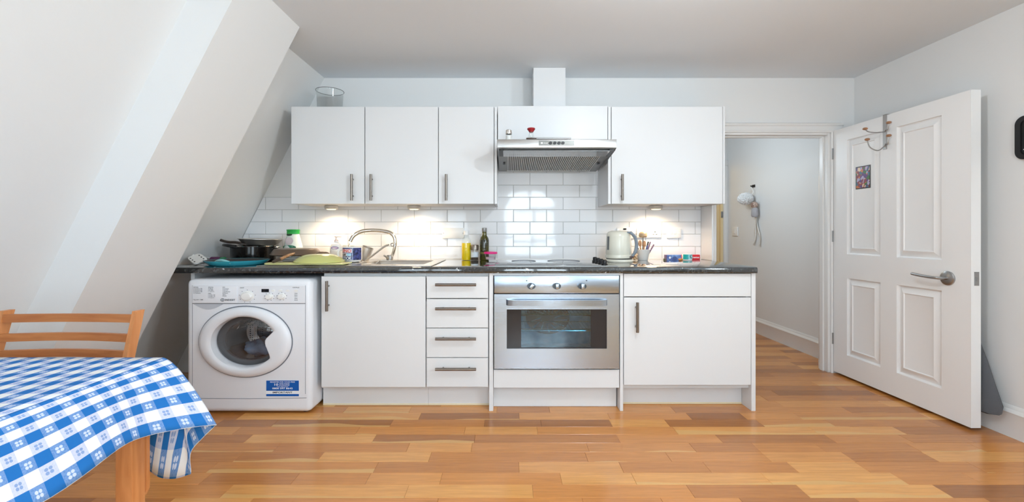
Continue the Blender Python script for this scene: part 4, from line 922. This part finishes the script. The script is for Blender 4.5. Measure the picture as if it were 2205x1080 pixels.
# white soap bottle with oval label
yw = -.18; xw = ux(724, yw)
t = thing('soap_bottle', 'white soap dispenser with purple oval label behind the blue mug', 'bottle', (xw, yw, ZT1+.0128))
z0_ = ZT1+.0125
obj('body', lathe(B(), [(0, 0), (.044, 0), (.048, .006), (.047, .09), (.036, .118), (.018, .128), (.016, .136), (0, .136)], (xw, yw, z0_), 28, 1, .7), 'plast', t)
obj('pump', box(lathe(B(), [(0, .136), (.014, .136), (.014, .15), (.006, .152), (.006, .168), (.013, .17), (.013, .178), (0, .178)], (xw, yw, z0_), 16), xw, xw+.038, yw-.006, yw+.006, z0_+.169, z0_+.177), mat('pale_pink_plastic', (240, 222, 214), .4, bump=(30, .01, (1, 1, 1))), t)
zl = uz(533.5, yw-.035)
bm = B()
def oval(bm, w, h, dy, rb=.0475):
    vs = []
    for i in range(28):
        a = 2*PI*i/28; dx = w*math.cos(a); vs.append(bm.verts.new((xw+dx, yw-.7*math.sqrt(rb*rb-dx*dx)-dy, zl+h*math.sin(a))))
    bm.faces.new(vs)
oval(bm, .029, .0115, .0006); lb = obj('label', bm, mat('purple_label', (96, 72, 150), .4, bump=(30, .01, (1, 1, 1))), t)
bm = B(); oval(bm, .0245, .0078, .0012); obj('label_centre', bm, mat('pink_label', (232, 208, 224), .4, bump=(30, .01, (1, 1, 1))), lb)
# glass tumbler
yt = -.30; xt = ux(750.5, yt); z0_ = ZT1+.0125
t = thing('tumbler', 'clear glass tumbler with a spoon standing behind the blue mug', 'glass', (xt, yt, z0_))
obj('glass', lathe(B(), [(0, 0), (.034, 0), (.037, .004), (.043, .112), (.0405, .112), (.034, .008), (0, .007)], (xt, yt, z0_), 28), 'jar', t)
obj('spoon', tube(B(), [(xt-.015, yt, z0_+.012), (xt+.004, yt+.005, z0_+.125)], .004, 8), 'chrome', t)
# mug
ym = -.44; xm = ux(759, ym); zm = ZT1+.0118; rm = .067; hm = .104
mg = thing('mug', 'blue lettered mug with white handle on the drainer', 'mug', (xm, ym, zm))
MT['navy'] = mat('navy_glaze', (34, 44, 96), .15, coat=.4, var=(60, (22, 28, 64), (70, 82, 150)))
obj('body', lathe(B(), [(0, 0), (.055, 0), (rm-.003, .010), (rm, .016), (rm, hm-.003), (rm-.002, hm), (rm-.006, hm-.003), (rm-.006, .012), (0, .008)], (xm, ym, zm), 40), 'plast', mg)
def wrap(a0, a1, z0, z1, r, m, name='print_band'):
    bm = B(); n = 14; lo = []; hi = []
    for i in range(n+1):
        a = math.radians(a0+(a1-a0)*i/n); lo.append(bm.verts.new((xm+r*math.sin(a), ym-r*math.cos(a), z0))); hi.append(bm.verts.new((xm+r*math.sin(a), ym-r*math.cos(a), z1)))
    for i in range(n): bm.faces.new((lo[i], lo[i+1], hi[i+1], hi[i]))
    return obj(name, bm, m, mg)
wrap(-82, 82, zm+.014, zm+.100, rm+.0004, 'navy')
redc = mat('mug_red', (214, 66, 58), .3, bump=(30, .01, (1, 1, 1))); ltb = mat('mug_light_blue', (160, 204, 226), .3, bump=(30, .01, (1, 1, 1))); MT['mugpink'] = mat('mug_pale', (228, 214, 222), .3, bump=(30, .01, (1, 1, 1)))
wrap(-66, 16, zm+.066, zm+.092, rm+.0006, 'mugpink'); wrap(-66, 12, zm+.042, zm+.062, rm+.0006, 'mugpink')
wrap(-16, 12, zm+.0435, zm+.061, rm+.0008, ltb)
text('DNO', xm-.024, 0, zm+.079, .078, .023, redc, mg, bend=(xm, ym, rm+.0008), bold=True)
text('AM', xm-.044, 0, zm+.052, .036, .015, 'print', mg, bend=(xm, ym, rm+.0008), bold=True)
text('COOK', xm-.022, 0, zm+.027, .078, .023, 'printlt', mg, bend=(xm, ym, rm+.0008), bold=True)
obj('handle', tube(B(), smoothpts([(xm-rm+.004, ym, zm+.084), (xm-rm-.022, ym-.008, zm+.082), (xm-rm-.034, ym-.012, zm+.055), (xm-rm-.022, ym-.008, zm+.026), (xm-rm+.004, ym, zm+.022)], 5), .0085, 10), 'plast', mg)
# small steel milk pan, handle up
yk_ = -.34; xk = ux(789, yk_)
t = thing('milk_pan', 'small steel milk pan leaning behind the mug, long handle raised to the right', 'pan', (xk, yk_, ZT1))
Mk = Matrix.Rotation(math.radians(20), 4, 'Y')
obj('body', lathe(B(), [(0, 0), (.034, 0), (.038, .006), (.040, .092), (.043, .096), (.038, .095), (.036, .008), (0, .006)], (xk-.02, yk_, ZT1+.021), 28, M=Mk), 'steelpan', t)
obj('handle', tube(B(), smoothpts([P3(786, 561, yk_-.05), P3(797, 553.5, yk_-.05), P3(812, 542, yk_-.04), P3(826, 531.5, yk_-.02), P3(834, 527.5, yk_), P3(839, 526.5, yk_)], 5), [.008]*5+[.0105]*16+[.008]*5, 12, .7), 'steelpan', t)
c_ = P3(845, 526.5, yk_); obj('hanging_ring', tube(B(), [(c_[0]+.012*math.cos(2*PI*i/20), yk_, c_[2]+.011*math.sin(2*PI*i/20)) for i in range(21)], .0035, 8), 'steeldk', t)
# bottles by the hob
yo_ = -.13; xo = ux(1004, yo_)
t = thing('oil_bottle', 'clear bottle of yellow cooking oil with white cap', 'bottle', (xo, yo_, TZ))
obj('glass', lathe(B(), [(0, 0), (.034, 0), (.037, .005), (.037, .14), (.033, .165), (.021, .19), (.02, .205), (.018, .205)], (xo, yo_, TZ), 28), 'jar', t)
obj('oil', lathe(B(), [(0, .002), (.033, .002), (.0355, .006), (.0355, .136), (0, .136)], (xo, yo_, TZ), 28), mat('yellow_oil', (255, 220, 6), .12, bump=(5, .01, (1, 1, 1)), emit=None), t)
obj('cap', lathe(B(), [(.021, .198), (.023, .2), (.022, .228), (.019, .232), (0, .232)], (xo, yo_, TZ), 24), 'plast', t)
yq_ = -.15; xq = ux(1022, yq_)
t = thing('pepper_grinder', 'glass grinder with steel top and white label beside the oil bottle', 'grinder', (xq, yq_, TZ))
obj('glass', lathe(B(), [(0, 0), (.028, 0), (.03, .003), (.03, .078), (.026, .083)], (xq, yq_, TZ), 24), 'jar', t)
obj('pepper', lathe(B(), [(0, .002), (.028, .002), (.028, .022), (0, .022)], (xq, yq_, TZ), 20), mat('peppercorns', (66, 58, 50), .8, bump=(120, .3, (1, 1, 1))), t)
obj('label', lathe(B(), [(.0306, .026), (.0306, .066)], (xq, yq_, TZ), 24, close=False), mat('label_pale', (206, 216, 222), .5, bump=(30, .02, (1, 1, 1))), t)
obj('lid', lathe(B(), [(.0275, .08), (.0305, .083), (.0305, .118), (.028, .122), (0, .122)], (xq, yq_, TZ), 24), 'handle', t)
yv_ = -.12; xv = ux(1043, yv_)
t = thing('olive_oil_bottle', 'tall dark green olive oil bottle behind the pink-lidded tub', 'bottle', (xv, yv_, TZ))
m = mat('dark_olive_glass', (58, 56, 22), .05, coat=.6, var=(10, (36, 36, 16), (96, 92, 30)))
obj('glass', lathe(B(), [(0, 0), (.034, 0), (.037, .005), (.037, .155), (.032, .175), (.019, .195), (.0175, .235), (0, .235)], (xv, yv_, TZ), 28), m, t)
obj('label', lathe(B(), [(.0374, .05), (.0374, .065)], (xv, yv_, TZ), 24, close=False), mat('olive_label', (112, 104, 40), .4, bump=(30, .02, (1, 1, 1))), t)
obj('cap', lathe(B(), [(.0185, .225), (.0195, .228), (.0195, .252), (.017, .255), (0, .255)], (xv, yv_, TZ), 24), 'steeldk', t)
yu = -.205; xu = ux(1056.5, yu); zu = TZ+.0072
t = thing('plastic_tub', 'small clear plastic tub with bright pink lid', 'tub', (xu, yu, zu))
obj('tub', lathe(B(), [(0, 0), (.036, 0), (.039, .004), (.047, .05), (.0455, .05), (.037, .006), (0, .004)], (xu, yu, zu), 28), 'vase', t)
obj('contents', lathe(B(), [(0, .005), (.034, .005), (.038, .022), (0, .024)], (xu, yu, zu), 20), mat('pale_contents', (226, 206, 214), .7, bump=(60, .2, (1, 1, 1))), t)
obj('lid', lathe(B(), [(.047, .047), (.0525, .048), (.053, .058), (.049, .062), (.02, .065), (0, .065)], (xu, yu, zu), 28), mat('pink_plastic', (232, 40, 132), .35, bump=(30, .02, (1, 1, 1))), t)
# kettle
ye = -.294; xe = ux(1333, ye)
MT['cream2'] = mat('cream_kettle_plastic', (232, 228, 212), .22, coat=.3, bump=(10, .01, (1, 1, 1))); MT['greyh'] = mat('blue_grey_handle', (140, 150, 160), .4, bump=(30, .02, (1, 1, 1)))
t = thing('kettle', 'cream electric kettle with grey handle right of the hob', 'kettle', (xe, ye, TZ))
obj('base', lathe(B(), [(0, 0), (.100, 0), (.104, .006), (.102, .02), (.09, .022), (0, .022)], (xe, ye, TZ), 40), 'cream2', t)
obj('groove', lathe(B(), [(.094, .018), (.094, .028)], (xe, ye, TZ), 40, close=False), 'dark', t)
obj('body', lathe(B(), [(0, .026), (.092, .026), (.098, .032), (.0975, .05), (.0935, .05), (.0935, .056), (.0955, .06), (.094, .12), (.090, .19), (.086, .212), (.072, .226), (.05, .232), (0, .233)], (xe-.004, ye, TZ), 40), 'cream2', t)
obj('lid_button', lathe(B(), [(0, .232), (.014, .232), (.013, .246), (0, .248)], (xe-.005, ye+.02, TZ), 16), 'plast', t)
bm = B()
a0, a1 = math.radians(196), math.radians(210); w0 = []; w1 = []
for i in range(6):
    a = a0+(a1-a0)*i/5; w0.append(bm.verts.new((xe-.004+.0958*math.cos(a), ye+.0958*math.sin(a), TZ+.09))); w1.append(bm.verts.new((xe-.004+.0935*math.cos(a), ye+.0935*math.sin(a), TZ+.19)))
for i in range(5): bm.faces.new((w0[i], w0[i+1], w1[i+1], w1[i]))
obj('water_window', bm, mat('water_window', (110, 112, 114), .15, bump=(30, .01, (1, 1, 1))), t)
hpts = smoothpts([(xe+.045, ye-.06, TZ+.222), (xe+.075, ye-.065, TZ+.214), (xe+.102, ye-.065, TZ+.18), (xe+.113, ye-.06, TZ+.13), (xe+.106, ye-.06, TZ+.08), (xe+.084, ye-.055, TZ+.045)], 5)
obj('handle', tube(B(), hpts, [.010]*4+[.016]*18+[.013]*4, 12, .8), 'greyh', t)
obj('switch', box(B(), xe+.058, xe+.088, ye-.085, ye-.05, TZ+.034, TZ+.044, .004, 2), mat('kettle_switch', (70, 50, 60), .4, bump=(30, .02, (1, 1, 1))), t)
# crumpled packet
bm = B(); bmesh.ops.create_icosphere(bm, subdivisions=3, radius=1)
yx = -.20; xx = ux(1366.5, yx)
for v_ in bm.verts: p = v_.co; k = 1+.25*math.sin(5*p.x+7*p.z)+.15*math.sin(11*p.y-5*p.x); v_.co = Vector((xx+p.x*k*.021, yx+p.y*k*.02, TZ+.03+max(-1, p.z*k)*.028))
solo('paper_packet', bm, mat('brown_paper', (222, 192, 150), .8, var=(40, (176, 134, 90), (238, 220, 190))), 'crumpled brown paper packet between kettle and utensil cup', 'packet', (xx, yx, TZ))
# utensil cup
yc_ = -.12; xc = ux(1384, yc_)
cup = solo('utensil_cup', lathe(B(), [(0, 0), (.036, 0), (.039, .004), (.056, .080), (.0585, .083), (.0585, .086), (.053, .085), (.036, .006), (0, .005)], (xc, yc_, TZ), 36), 'plast', 'white tapered cup holding wooden utensils and cutlery', 'cup', (xc, yc_, TZ))
def stick(name, lb, cat, px, py, dx, m, r=.0045, head=None, hm_=None):
    top = Vector(P3(px, py, yc_+dx)); foot = Vector((xc+(top.x-xc)*.25, yc_+dx*.3, TZ+.008))
    t = thing(name, lb, cat, foot, 'utensils in the white cup'); obj('handle', tube(B(), [foot, (foot+top)/2, top], r, 8), m, t)
    if head: head(t, top, (top-foot).normalized())
def h_masher(t, p, d): obj('head', lathe(B(), [(0, -.006), (.026, -.006), (.033, .004), (.031, .026), (.02, .038), (0, .041)], p, 22), wood('masher_wood', (168, 138, 106), (204, 180, 146), (8, 8, 3)), t)
def h_spoon(m): 
    def f(t, p, d): bm = B(); bmesh.ops.create_icosphere(bm, subdivisions=2, radius=1); [setattr(v, 'co', Vector((p.x+v.co.x*.014, p.y+v.co.y*.006, p.z+.012+v.co.z*.026))) for v in bm.verts]; obj('bowl', bm, m, t)
    return f
stick('masher', 'round-headed wooden pestle standing tallest in the white cup', 'utensil', 1384.5, 509, 0, 'steeldk', .006, h_masher)
stick('wooden_spoon', 'orange-brown wooden spoon below the pestle head in the white cup', 'utensil', 1378, 527, -.026, 'spoonwood', .005, h_spoon('spoonwood'))
stick('wooden_spatula', 'brown wooden spatula right of the wooden spoon in the white cup', 'utensil', 1387, 528, -.01, 'spoonwood', .006, h_spoon('spoonwood'))
stick('knife', 'short dark-handled knife leaning out at the left of the white cup', 'knife', 1370.5, 526.5, .0, 'black', .0065)
MT['lilac'] = mat('lilac_handle', (128, 104, 130), .4, bump=(30, .02, (1, 1, 1))); MT['bluem'] = mat('blue_handle', (74, 96, 150), .35, bump=(30, .02, (1, 1, 1)))
stick('fork', 'dark fork handle upright right of centre in the white cup', 'cutlery', 1396, 520, .01, 'black', .006)
stick('fork', 'blue-handled fork low in the white cup before the dark forks', 'cutlery', 1394, 528, -.02, 'bluem', .006)
stick('spoon', 'grey steel spoon handle just right of the tallest dark fork in the white cup', 'cutlery', 1400.5, 520.5, .0, 'lilac', .006)
stick('knife', 'lilac-handled knife leaning furthest right out of the white cup', 'knife', 1408, 526, -.01, 'lilac', .006)
# boxes by the doorway end
def solid(px0, px1, py0, y0, dep, z0=None): return (ux(px0, y0), ux(px1, y0), y0, y0+dep, TZ, uz(py0, y0))
MT['boxblue'] = mat('blue_carton', (92, 120, 206), .3, var=(26, (64, 70, 150), (150, 190, 240))); MT['boxred'] = mat('red_carton', (214, 44, 56), .3, bump=(30, .01, (1, 1, 1)))
y0 = -.155; x0, x1 = ux(1436.5, y0), ux(1467, y0); z1 = uz(548.3, y0)
t = thing('carton', 'small blue and lilac carton lying left of the teal tub', 'carton', ((x0+x1)/2, y0, TZ)); obj('box', box(B(), x0, x1, y0, y0+.035, TZ, z1, .0015, 1), 'boxblue', t)
obj('end_flap', box(B(), x0-.012, x0, y0+.006, y0+.033, TZ, z1, .001, 1), 'lilac', t)
obj('print_spot', ellipse_disc(B(), (x0+x1)/2+.004, y0-.0012, y0, (TZ+z1)/2-.004, .017, .014, 20), 'bluem', t); obj('print_spot', ellipse_disc(B(), x0+.022, y0-.0012, y0, (TZ+z1)/2, .009, .009, 16), 'printlt', t)
y0 = -.155; xx = ux(1479.5, y0); z1 = uz(546.3, y0)
t = thing('teal_tub', 'small teal and white tub with round letter C mark, between the blue and red cartons', 'tub', (xx, y0, TZ))
MT['teal'] = mat('teal_print', (20, 158, 160), .3, bump=(30, .01, (1, 1, 1)))
hh = z1-TZ; obj('body', lathe(B(), [(0, 0), (.034, 0), (.037, .004), (.038, hh-.004), (.036, hh), (0, hh)], (xx, y0, TZ), 32), 'plast', t)
def band(a0, a1, z0, z1, m, r=.0386):
    bm = B(); lo = []; hi = []
    for i in range(11): a = math.radians(a0+(a1-a0)*i/10); lo.append(bm.verts.new((xx+r*math.sin(a), y0-r*math.cos(a), z0))); hi.append(bm.verts.new((xx+r*math.sin(a), y0-r*math.cos(a), z1)))
    for i in range(10): bm.faces.new((lo[i], lo[i+1], hi[i+1], hi[i]))
    return obj('print_band', bm, m, t)
band(-70, -8, TZ+.010, z1-.002, 'teal'); band(-8, 80, TZ+.012, z1-.002, mat('pale_teal', (150, 216, 220), .3, bump=(30, .01, (1, 1, 1))))
text('C', xx+.018, 0, TZ+.032, .024, .026, 'print', t, bend=(xx, y0, .0388), bold=True)
y0 = -.085; x0, x1 = ux(1471, y0), ux(1507.5, y0); z1 = uz(548, y0)
t = thing('carton', 'red carton with white lettering behind the teal tub', 'carton', ((x0+x1)/2, y0, TZ)); obj('box', box(B(), x0, x1, y0, y0+.04, TZ, z1, .0015, 1), 'boxred', t)
text('Colgate', (x0+x1)/2, y0-.0003, (TZ+z1)/2-.002, (x1-x0)*.9, .017, 'printlt', t, bold=True)
xx2, y2 = ux(1465.5, -.215), -.215
bm = B(); bmesh.ops.create_icosphere(bm, subdivisions=3, radius=1)
for v_ in bm.verts: p = v_.co; k = 1+.15*math.sin(6*p.x+4*p.z); v_.co = Vector((xx2+p.x*k*.018, y2+p.y*.013, TZ+.010+p.z*k*.010))
solo('nut', bm, mat('walnut_shell', (184, 122, 52), .5, bump=(60, .2, (1, 1, 1))), 'small orange-brown nut before the blue carton', 'nut', (xx2, y2, TZ))
xx2 = ux(1431, -.2); solo('bottle_cap', lathe(B(), [(0, 0), (.009, 0), (.009, .014), (.007, .018), (0, .018)], (xx2, -.2, TZ), 16), mat('khaki_cap', (96, 92, 66), .5, bump=(30, .02, (1, 1, 1))), 'tiny khaki cap standing left of the blue carton', 'cap', (xx2, -.2, TZ))

# ------------------------------------------------------------------ table, cloth and chair in the left foreground
tz = .745; tx0, tx1, ty0, ty1 = -2.29, -1.112, -3.15, -2.165
tb = thing('table', 'wooden dining table under the blue checked tablecloth', 'table', (-1.7, -2.6, 0))
obj('tabletop', box(B(), tx0, tx1, ty0, ty1, tz-.026, tz-.002, .004, 2), 'beechx', tb)
for (lx, ly) in ((-1.1815, -2.260), (-2.25, -2.260), (-1.1815, -3.08), (-2.25, -3.08)):
    obj('leg', box(B(), lx, lx+.0505, ly, ly+.050, 0, tz-.027, .003, 2), 'beech', tb)
for q in ((-2.2, -1.185, -2.235, -2.215, .64, tz-.027), (-2.2, -1.185, -3.06, -3.04, .64, tz-.027), (-1.162, -1.142, -3.03, -2.262, .64, tz-.027), (-2.23, -2.21, -3.03, -2.262, .64, tz-.027)): obj('apron', box(B(), *q), 'beechx', tb)
ybr = -2.209; xr = ux(316, ybr); zb0 = uz(1053, ybr)
bm = B(); prism(bm, [(-1.165, .64), (xr, .60), (xr, zb0), (ux(309, ybr), zb0-.022), (-1.165, zb0-.03)], ybr, ybr+.012); obj('brace', bm, 'beech', tb)

hem = [ # hem point, table-edge point, (u, v) on the cloth
 ((-1.00, -3.20, .555), (tx1, -3.20, tz), (.28, -3.20)),
 ((-1.028, -2.80, .558), (tx1, -2.80, tz), (.28, -2.80)),
 ((-1.015, -2.60, .560), (tx1, -2.60, tz), (.28, -2.60)),
 ((-1.03, -2.425, .578), (tx1, -2.44, tz), (.28, -2.44)),
 ((-1.03, -2.33, .568), (tx1, -2.34, tz), (.28, -2.34)),
 ((-.992, -2.235, .548), (tx1, -2.25, tz), (.28, -2.26)),
 ((-.950, -2.165, .527), (tx1, -2.18, tz), (.28, -2.18)),
 ((-.965, -2.145, .512), (tx1, ty1, tz), (.28, -2.15)),
 ((-1.012, -2.13, .470), (tx1, ty1, tz), (.28, -2.10)),
 ((-1.058, -2.115, .415), (tx1, ty1, tz), (.28, -2.02)),
 ((-1.060, -2.105, .345), (tx1, ty1, tz), (.28, -1.93)),
 ((-1.075, -2.10, .332), (tx1, ty1, tz), (.26, -1.92)),
 ((-1.118, -2.105, .322), (tx1-.005, ty1, tz), (.21, -1.92)),
 ((-1.17, -2.11, .330), (tx1-.03, ty1, tz), (.13, -1.92)),
 ((-1.22, -2.112, .365), (-1.18, ty1, tz), (.06, -1.92)),
 ((-1.30, -2.12, .432), (-1.28, ty1, tz), (-.05, -1.92)),
 ((-1.50, -2.11, .440), (-1.50, ty1, tz), (-.26, -1.92)),
 ((-1.75, -2.125, .435), (-1.75, ty1, tz), (-.50, -1.92)),
 ((-2.0, -2.11, .445), (-2.0, ty1, tz), (-.75, -1.92)),
 ((-2.3, -2.12, .45), (-2.3, ty1, tz), (-1.1, -1.92))]
def edge_uv(p): return (p[0]-tx1, p[1])
SUB = 6; seq = []
def cr(vals, i, t):
    n = len(vals); a, b_, c, d = (vals[max(0, min(n-1, j))] for j in (i-1, i, i+1, i+2))
    return tuple(.5*((2*q)+(r-p)*t+(2*p-5*q+4*r-s)*t*t+(3*q-p-3*r+s)*t**3) for p, q, r, s in zip(a, b_, c, d))
for i in range(len(hem)-1):
    for k in range(SUB):
        t = k/SUB
        h = cr([q[0] for q in hem], i, t); e0, e1 = hem[i][1], hem[i+1][1]; e = tuple(a+(b_-a)*t for a, b_ in zip(e0, e1))
        u0, u1 = hem[i][2], hem[i+1][2]; u = tuple(a+(b_-a)*t for a, b_ in zip(u0, u1)); seq.append((h, e, u))
seq.append(hem[-1])
bm = B(); uvl = bm.loops.layers.uv.new('UVMap'); UV = {}
ROWS = 18; grid = []
for (h, e, u) in seq:
    H_, E_ = Vector(h), Vector(e); out = Vector((H_.x-E_.x, H_.y-E_.y, 0)); col = []
    c1 = E_+out*.42+Vector((0, 0, -.02)); eu = edge_uv(e)
    for k in range(ROWS+1):
        t = k/ROWS; p = E_*(1-t)**2+c1*2*t*(1-t)+H_*t*t
        if k == 0: p = E_
        fold = .004*math.sin(17*u[1]+11*u[0]+3*t)*t; p = p+Vector((fold, fold*.6, 0))
        vtx = bm.verts.new(p); UV[vtx] = (eu[0]+(u[0]-eu[0])*t, eu[1]+(u[1]-eu[1])*t); col.append(vtx)
    grid.append(col)
for a, b_ in zip(grid, grid[1:]):
    for k in range(ROWS):
        try: bm.faces.new((a[k], a[k+1], b_[k+1], b_[k]))
        except ValueError: pass
nx, ny = 30, 24; top = [[None]*(ny+1) for _ in range(nx+1)]
for i in range(nx+1):
    for j in range(ny+1):
        x = -2.3+(tx1+2.3)*i/nx; y = -3.20+(ty1+3.20)*j/ny
        v_ = bm.verts.new((x, y, tz+.0006*math.sin(9*x+4*y))); UV[v_] = edge_uv((x, y)); top[i][j] = v_
for i in range(nx):
    for j in range(ny): bm.faces.new((top[i][j], top[i+1][j], top[i+1][j+1], top[i][j+1]))
for f in bm.faces:
    for l in f.loops: l[uvl].uv = UV[l.vert]
bmesh.ops.remove_doubles(bm, verts=bm.verts, dist=.0008)
me = bpy.data.meshes.new('tablecloth'); bmesh.ops.recalc_face_normals(bm, faces=bm.faces); bm.to_mesh(me); bm.free()
cl = obj('tablecloth', me, 'cloth', at=(-1.7, -2.6, tz), sharp=70); cl['label'] = 'blue and white checked tablecloth draped over the foreground table'; cl['category'] = 'tablecloth'
sd = cl.modifiers.new('thickness', 'SOLIDIFY'); sd.thickness = .0016; sd.offset = 0

ch = thing('chair', 'slatted wooden chair behind the checked table by the sloping wall', 'chair', (-1.7, -2.0, 0))
def post(x0, x1):
    def yb(z): return -1.872+.27*(z-.84)
    bm = B(); pr = [(yb(.84)-.002, .842), (yb(.62), .62), (-1.94, .44), (-1.935, 0), (-1.90, 0), (-1.90, .44), (yb(.62)+.04, .62), (yb(.84)+.038, .842)]
    prism(bm, pr, x0, x1, 'x'); return bm
obj('leg', post(-1.462, -1.446), 'beech', ch); obj('leg', post(-1.985, -1.962), 'beech', ch)
for zt_, zb_ in ((.829, .798), (.757, .727), (.697, .668)):
    bm = B(); n = 12; fr = []
    for i in range(n+1):
        t = i/n; x = -1.962+(1.962-1.462)*t; y = -1.872+.27*((zt_+zb_)/2-.84)+.028*math.sin(PI*t)*(.6 if zt_ > .8 else 1)
        fr.append([bm.verts.new(q) for q in ((x, y, zb_), (x, y+.014, zb_), (x, y+.014, zt_), (x, y, zt_))])
    for a, b_ in zip(fr, fr[1:]):
        for k in range(4): bm.faces.new((a[k], a[(k+1) % 4], b_[(k+1) % 4], b_[k]))
    bm.faces.new(fr[0][::-1]); bm.faces.new(fr[-1]); obj('slat', bm, 'beechx', ch)
obj('seat', box(B(), -1.99, -1.44, -2.40, -1.99, .41, .43, .006, 2), 'beechx', ch)
for x in (-1.985, -1.475): obj('leg', box(B(), x, x+.03, -2.39, -2.35, 0, .41, .002, 1), 'beech', ch)

# ------------------------------------------------------------------ right wall and corridor things
# grey cloth hanging behind the door
bm = B(); n = 26; rings = []
for zz, yc2, ry, rx in ((1.30, -.84, .02, .012), (1.20, -.84, .05, .02), (1.0, -.83, .08, .026), (.75, -.82, .125, .03), (.56, -.82, .165, .034), (.40, -.82, .225, .038), (.25, -.82, .275, .042), (.155, -.82, .305, .045), (.125, -.83, .29, .042), (.115, -.83, .25, .03)):
    rings.append([bm.verts.new((2.78+rx*math.sin(2*PI*i/n)*(1+.25*math.sin(5*2*PI*i/n+zz*3)), yc2+ry*math.cos(2*PI*i/n), zz+.015*math.sin(3*2*PI*i/n)*(zz < .2))) for i in range(n)])
for a, b_ in zip(rings, rings[1:]):
    for i in range(n): bm.faces.new((a[i], a[(i+1) % n], b_[(i+1) % n], b_[i]))
bm.faces.new(rings[0]); bm.faces.new(rings[-1][::-1])
t = thing('garment', 'dark grey fabric garment hanging behind the open door', 'garment', (2.78, -.82, .115))
obj('cloth', bm, mat('grey_felt', (92, 94, 98), .95, bump=(120, .3, (1, 1, 1))), t)
obj('hook', tube(B(), smoothpts([(2.83, -.84, 1.36), (2.79, -.84, 1.345), (2.775, -.84, 1.32), (2.78, -.84, 1.295)], 4), .006, 8), 'steeldk', t)
# black rounded frame on the right wall
yfm = -1.62; fw, fh, cz_ = .47, .119, (1.783+1.546)/2
t = thing('black_frame', 'black rounded frame on the right wall at the picture edge', 'frame', (XR, yfm, cz_))
def rr(hw, hh, r, k=8):
    out = []
    for (cu, cv, a0) in ((hw-r, hh-r, 0), (-hw+r, hh-r, 90), (-hw+r, -hh+r, 180), (hw-r, -hh+r, 270)):
        for i in range(k+1): a = math.radians(a0+90*i/k); out.append((yfm+cu+r*math.cos(a), cz_+cv+r*math.sin(a)))
    return out
bm = B(); o_, i_ = rr(fw, fh, .045), rr(fw-.028, fh-.022, .028)
L = [[bm.verts.new((x, p[0], p[1])) for p in q] for q, x in ((o_, XR-.001), (o_, XR-.022), (i_, XR-.024), (i_, XR-.012))]
for u, v in zip(L, L[1:]):
    for k in range(len(o_)): bm.faces.new((u[k], u[(k+1) % len(o_)], v[(k+1) % len(o_)], v[k]))
obj('surround', bm, 'black', t)
bm = B(); bm.faces.new([bm.verts.new((XR-.013, p[0], p[1])) for p in i_]); obj('panel', bm, mat('charcoal_panel', (36, 40, 40), .35, bump=(20, .02, (1, 1, 1))), t)
obj('mark', box(B(), XR-.0145, XR-.013, yfm+fw-.09, yfm+fw-.034, 1.598, 1.602), 'printlt', t)
# hanging ornament on the corridor wall
yor = 1.457
t = thing('hanging_ornament', 'white fluffy pompom ornament with ribbons hanging on the corridor wall', 'ornament', (XR, yor, 1.2))
obj('hook', box(tube(B(), [(XR, yor, 1.672), (XR-.03, yor, 1.668), (XR-.034, yor, 1.682)], .007, 8), XR-.006, XR, yor-.03, yor+.03, 1.66, 1.69), 'dark', t)
obj('cord', tube(B(), smoothpts([(XR-.03, yor, 1.665), (XR-.035, yor+.05, 1.60), (XR-.04, yor+.02, 1.55), (XR-.035, yor-.05, 1.60), (XR-.03, yor, 1.665)], 4), .004, 6), 'plast', t)
bm = B(); bmesh.ops.create_icosphere(bm, subdivisions=5, radius=1); rnd = random.Random(3)
for v_ in bm.verts: p = v_.co.copy(); k = 1+rnd.uniform(-.10, .10); v_.co = Vector((XR-.085+p.x*k*.078, yor+.02+p.y*k*.09, 1.53+p.z*k*.068))
obj('pompom', bm, mat('white_fluff', (238, 238, 238), .95, bump=(200, .4, (1, 1, 1))), t)
bm = B(); lathe(bm, [(0, 0), (.03, 0), (.04, .02), (.036, .09), (.022, .11), (0, .112)], (0, 0, 0), 18, .8, 1.3, Matrix.Translation((XR-.04, yor-.09, 1.315)))
obj('grey_figure', bm, mat('grey_cloth', (176, 174, 178), .9, bump=(80, .2, (1, 1, 1))), t)
bm = B(); bmesh.ops.create_icosphere(bm, subdivisions=3, radius=1)
for v_ in bm.verts: p = v_.co; v_.co = Vector((XR-.045+p.x*.032, yor-.09+p.y*.05, 1.452+p.z*.038))
obj('brown_bobble', bm, mat('brown_beads', (156, 122, 104), .7, var=(60, (120, 84, 70), (206, 184, 170))), t)
for dy, z0_ in ((-.03, 1.0), (-.15, .99)):
    bm = B(); n = 14; a_, b2 = [], []
    for i in range(n+1):
        q = i/n; zz = 1.33-(1.33-z0_)*q; y_ = yor-.09+(dy+.09)*q+.015*math.sin(q*7); a_.append(bm.verts.new((XR-.02, y_-.016, zz))); b2.append(bm.verts.new((XR-.012+.006*math.sin(q*9), y_+.016, zz)))
    for i in range(n): bm.faces.new((a_[i], a_[i+1], b2[i+1], b2[i]))
    rb = obj('ribbon', bm, 'plast', t); md = rb.modifiers.new('s', 'SOLIDIFY'); md.thickness = .002
y_s = 1.86; t = thing('light_switch', 'white light switch on the corridor wall below left of the ornament', 'switch', (XR, y_s, 1.15))
obj('plate', box(B(), XR-.012, XR, y_s-.065, y_s+.065, 1.095, 1.205, .004, 2), 'plast', t); obj('rocker', box(B(), XR-.018, XR-.012, y_s-.018, y_s+.018, 1.125, 1.175, .002, 1), 'plast', t)
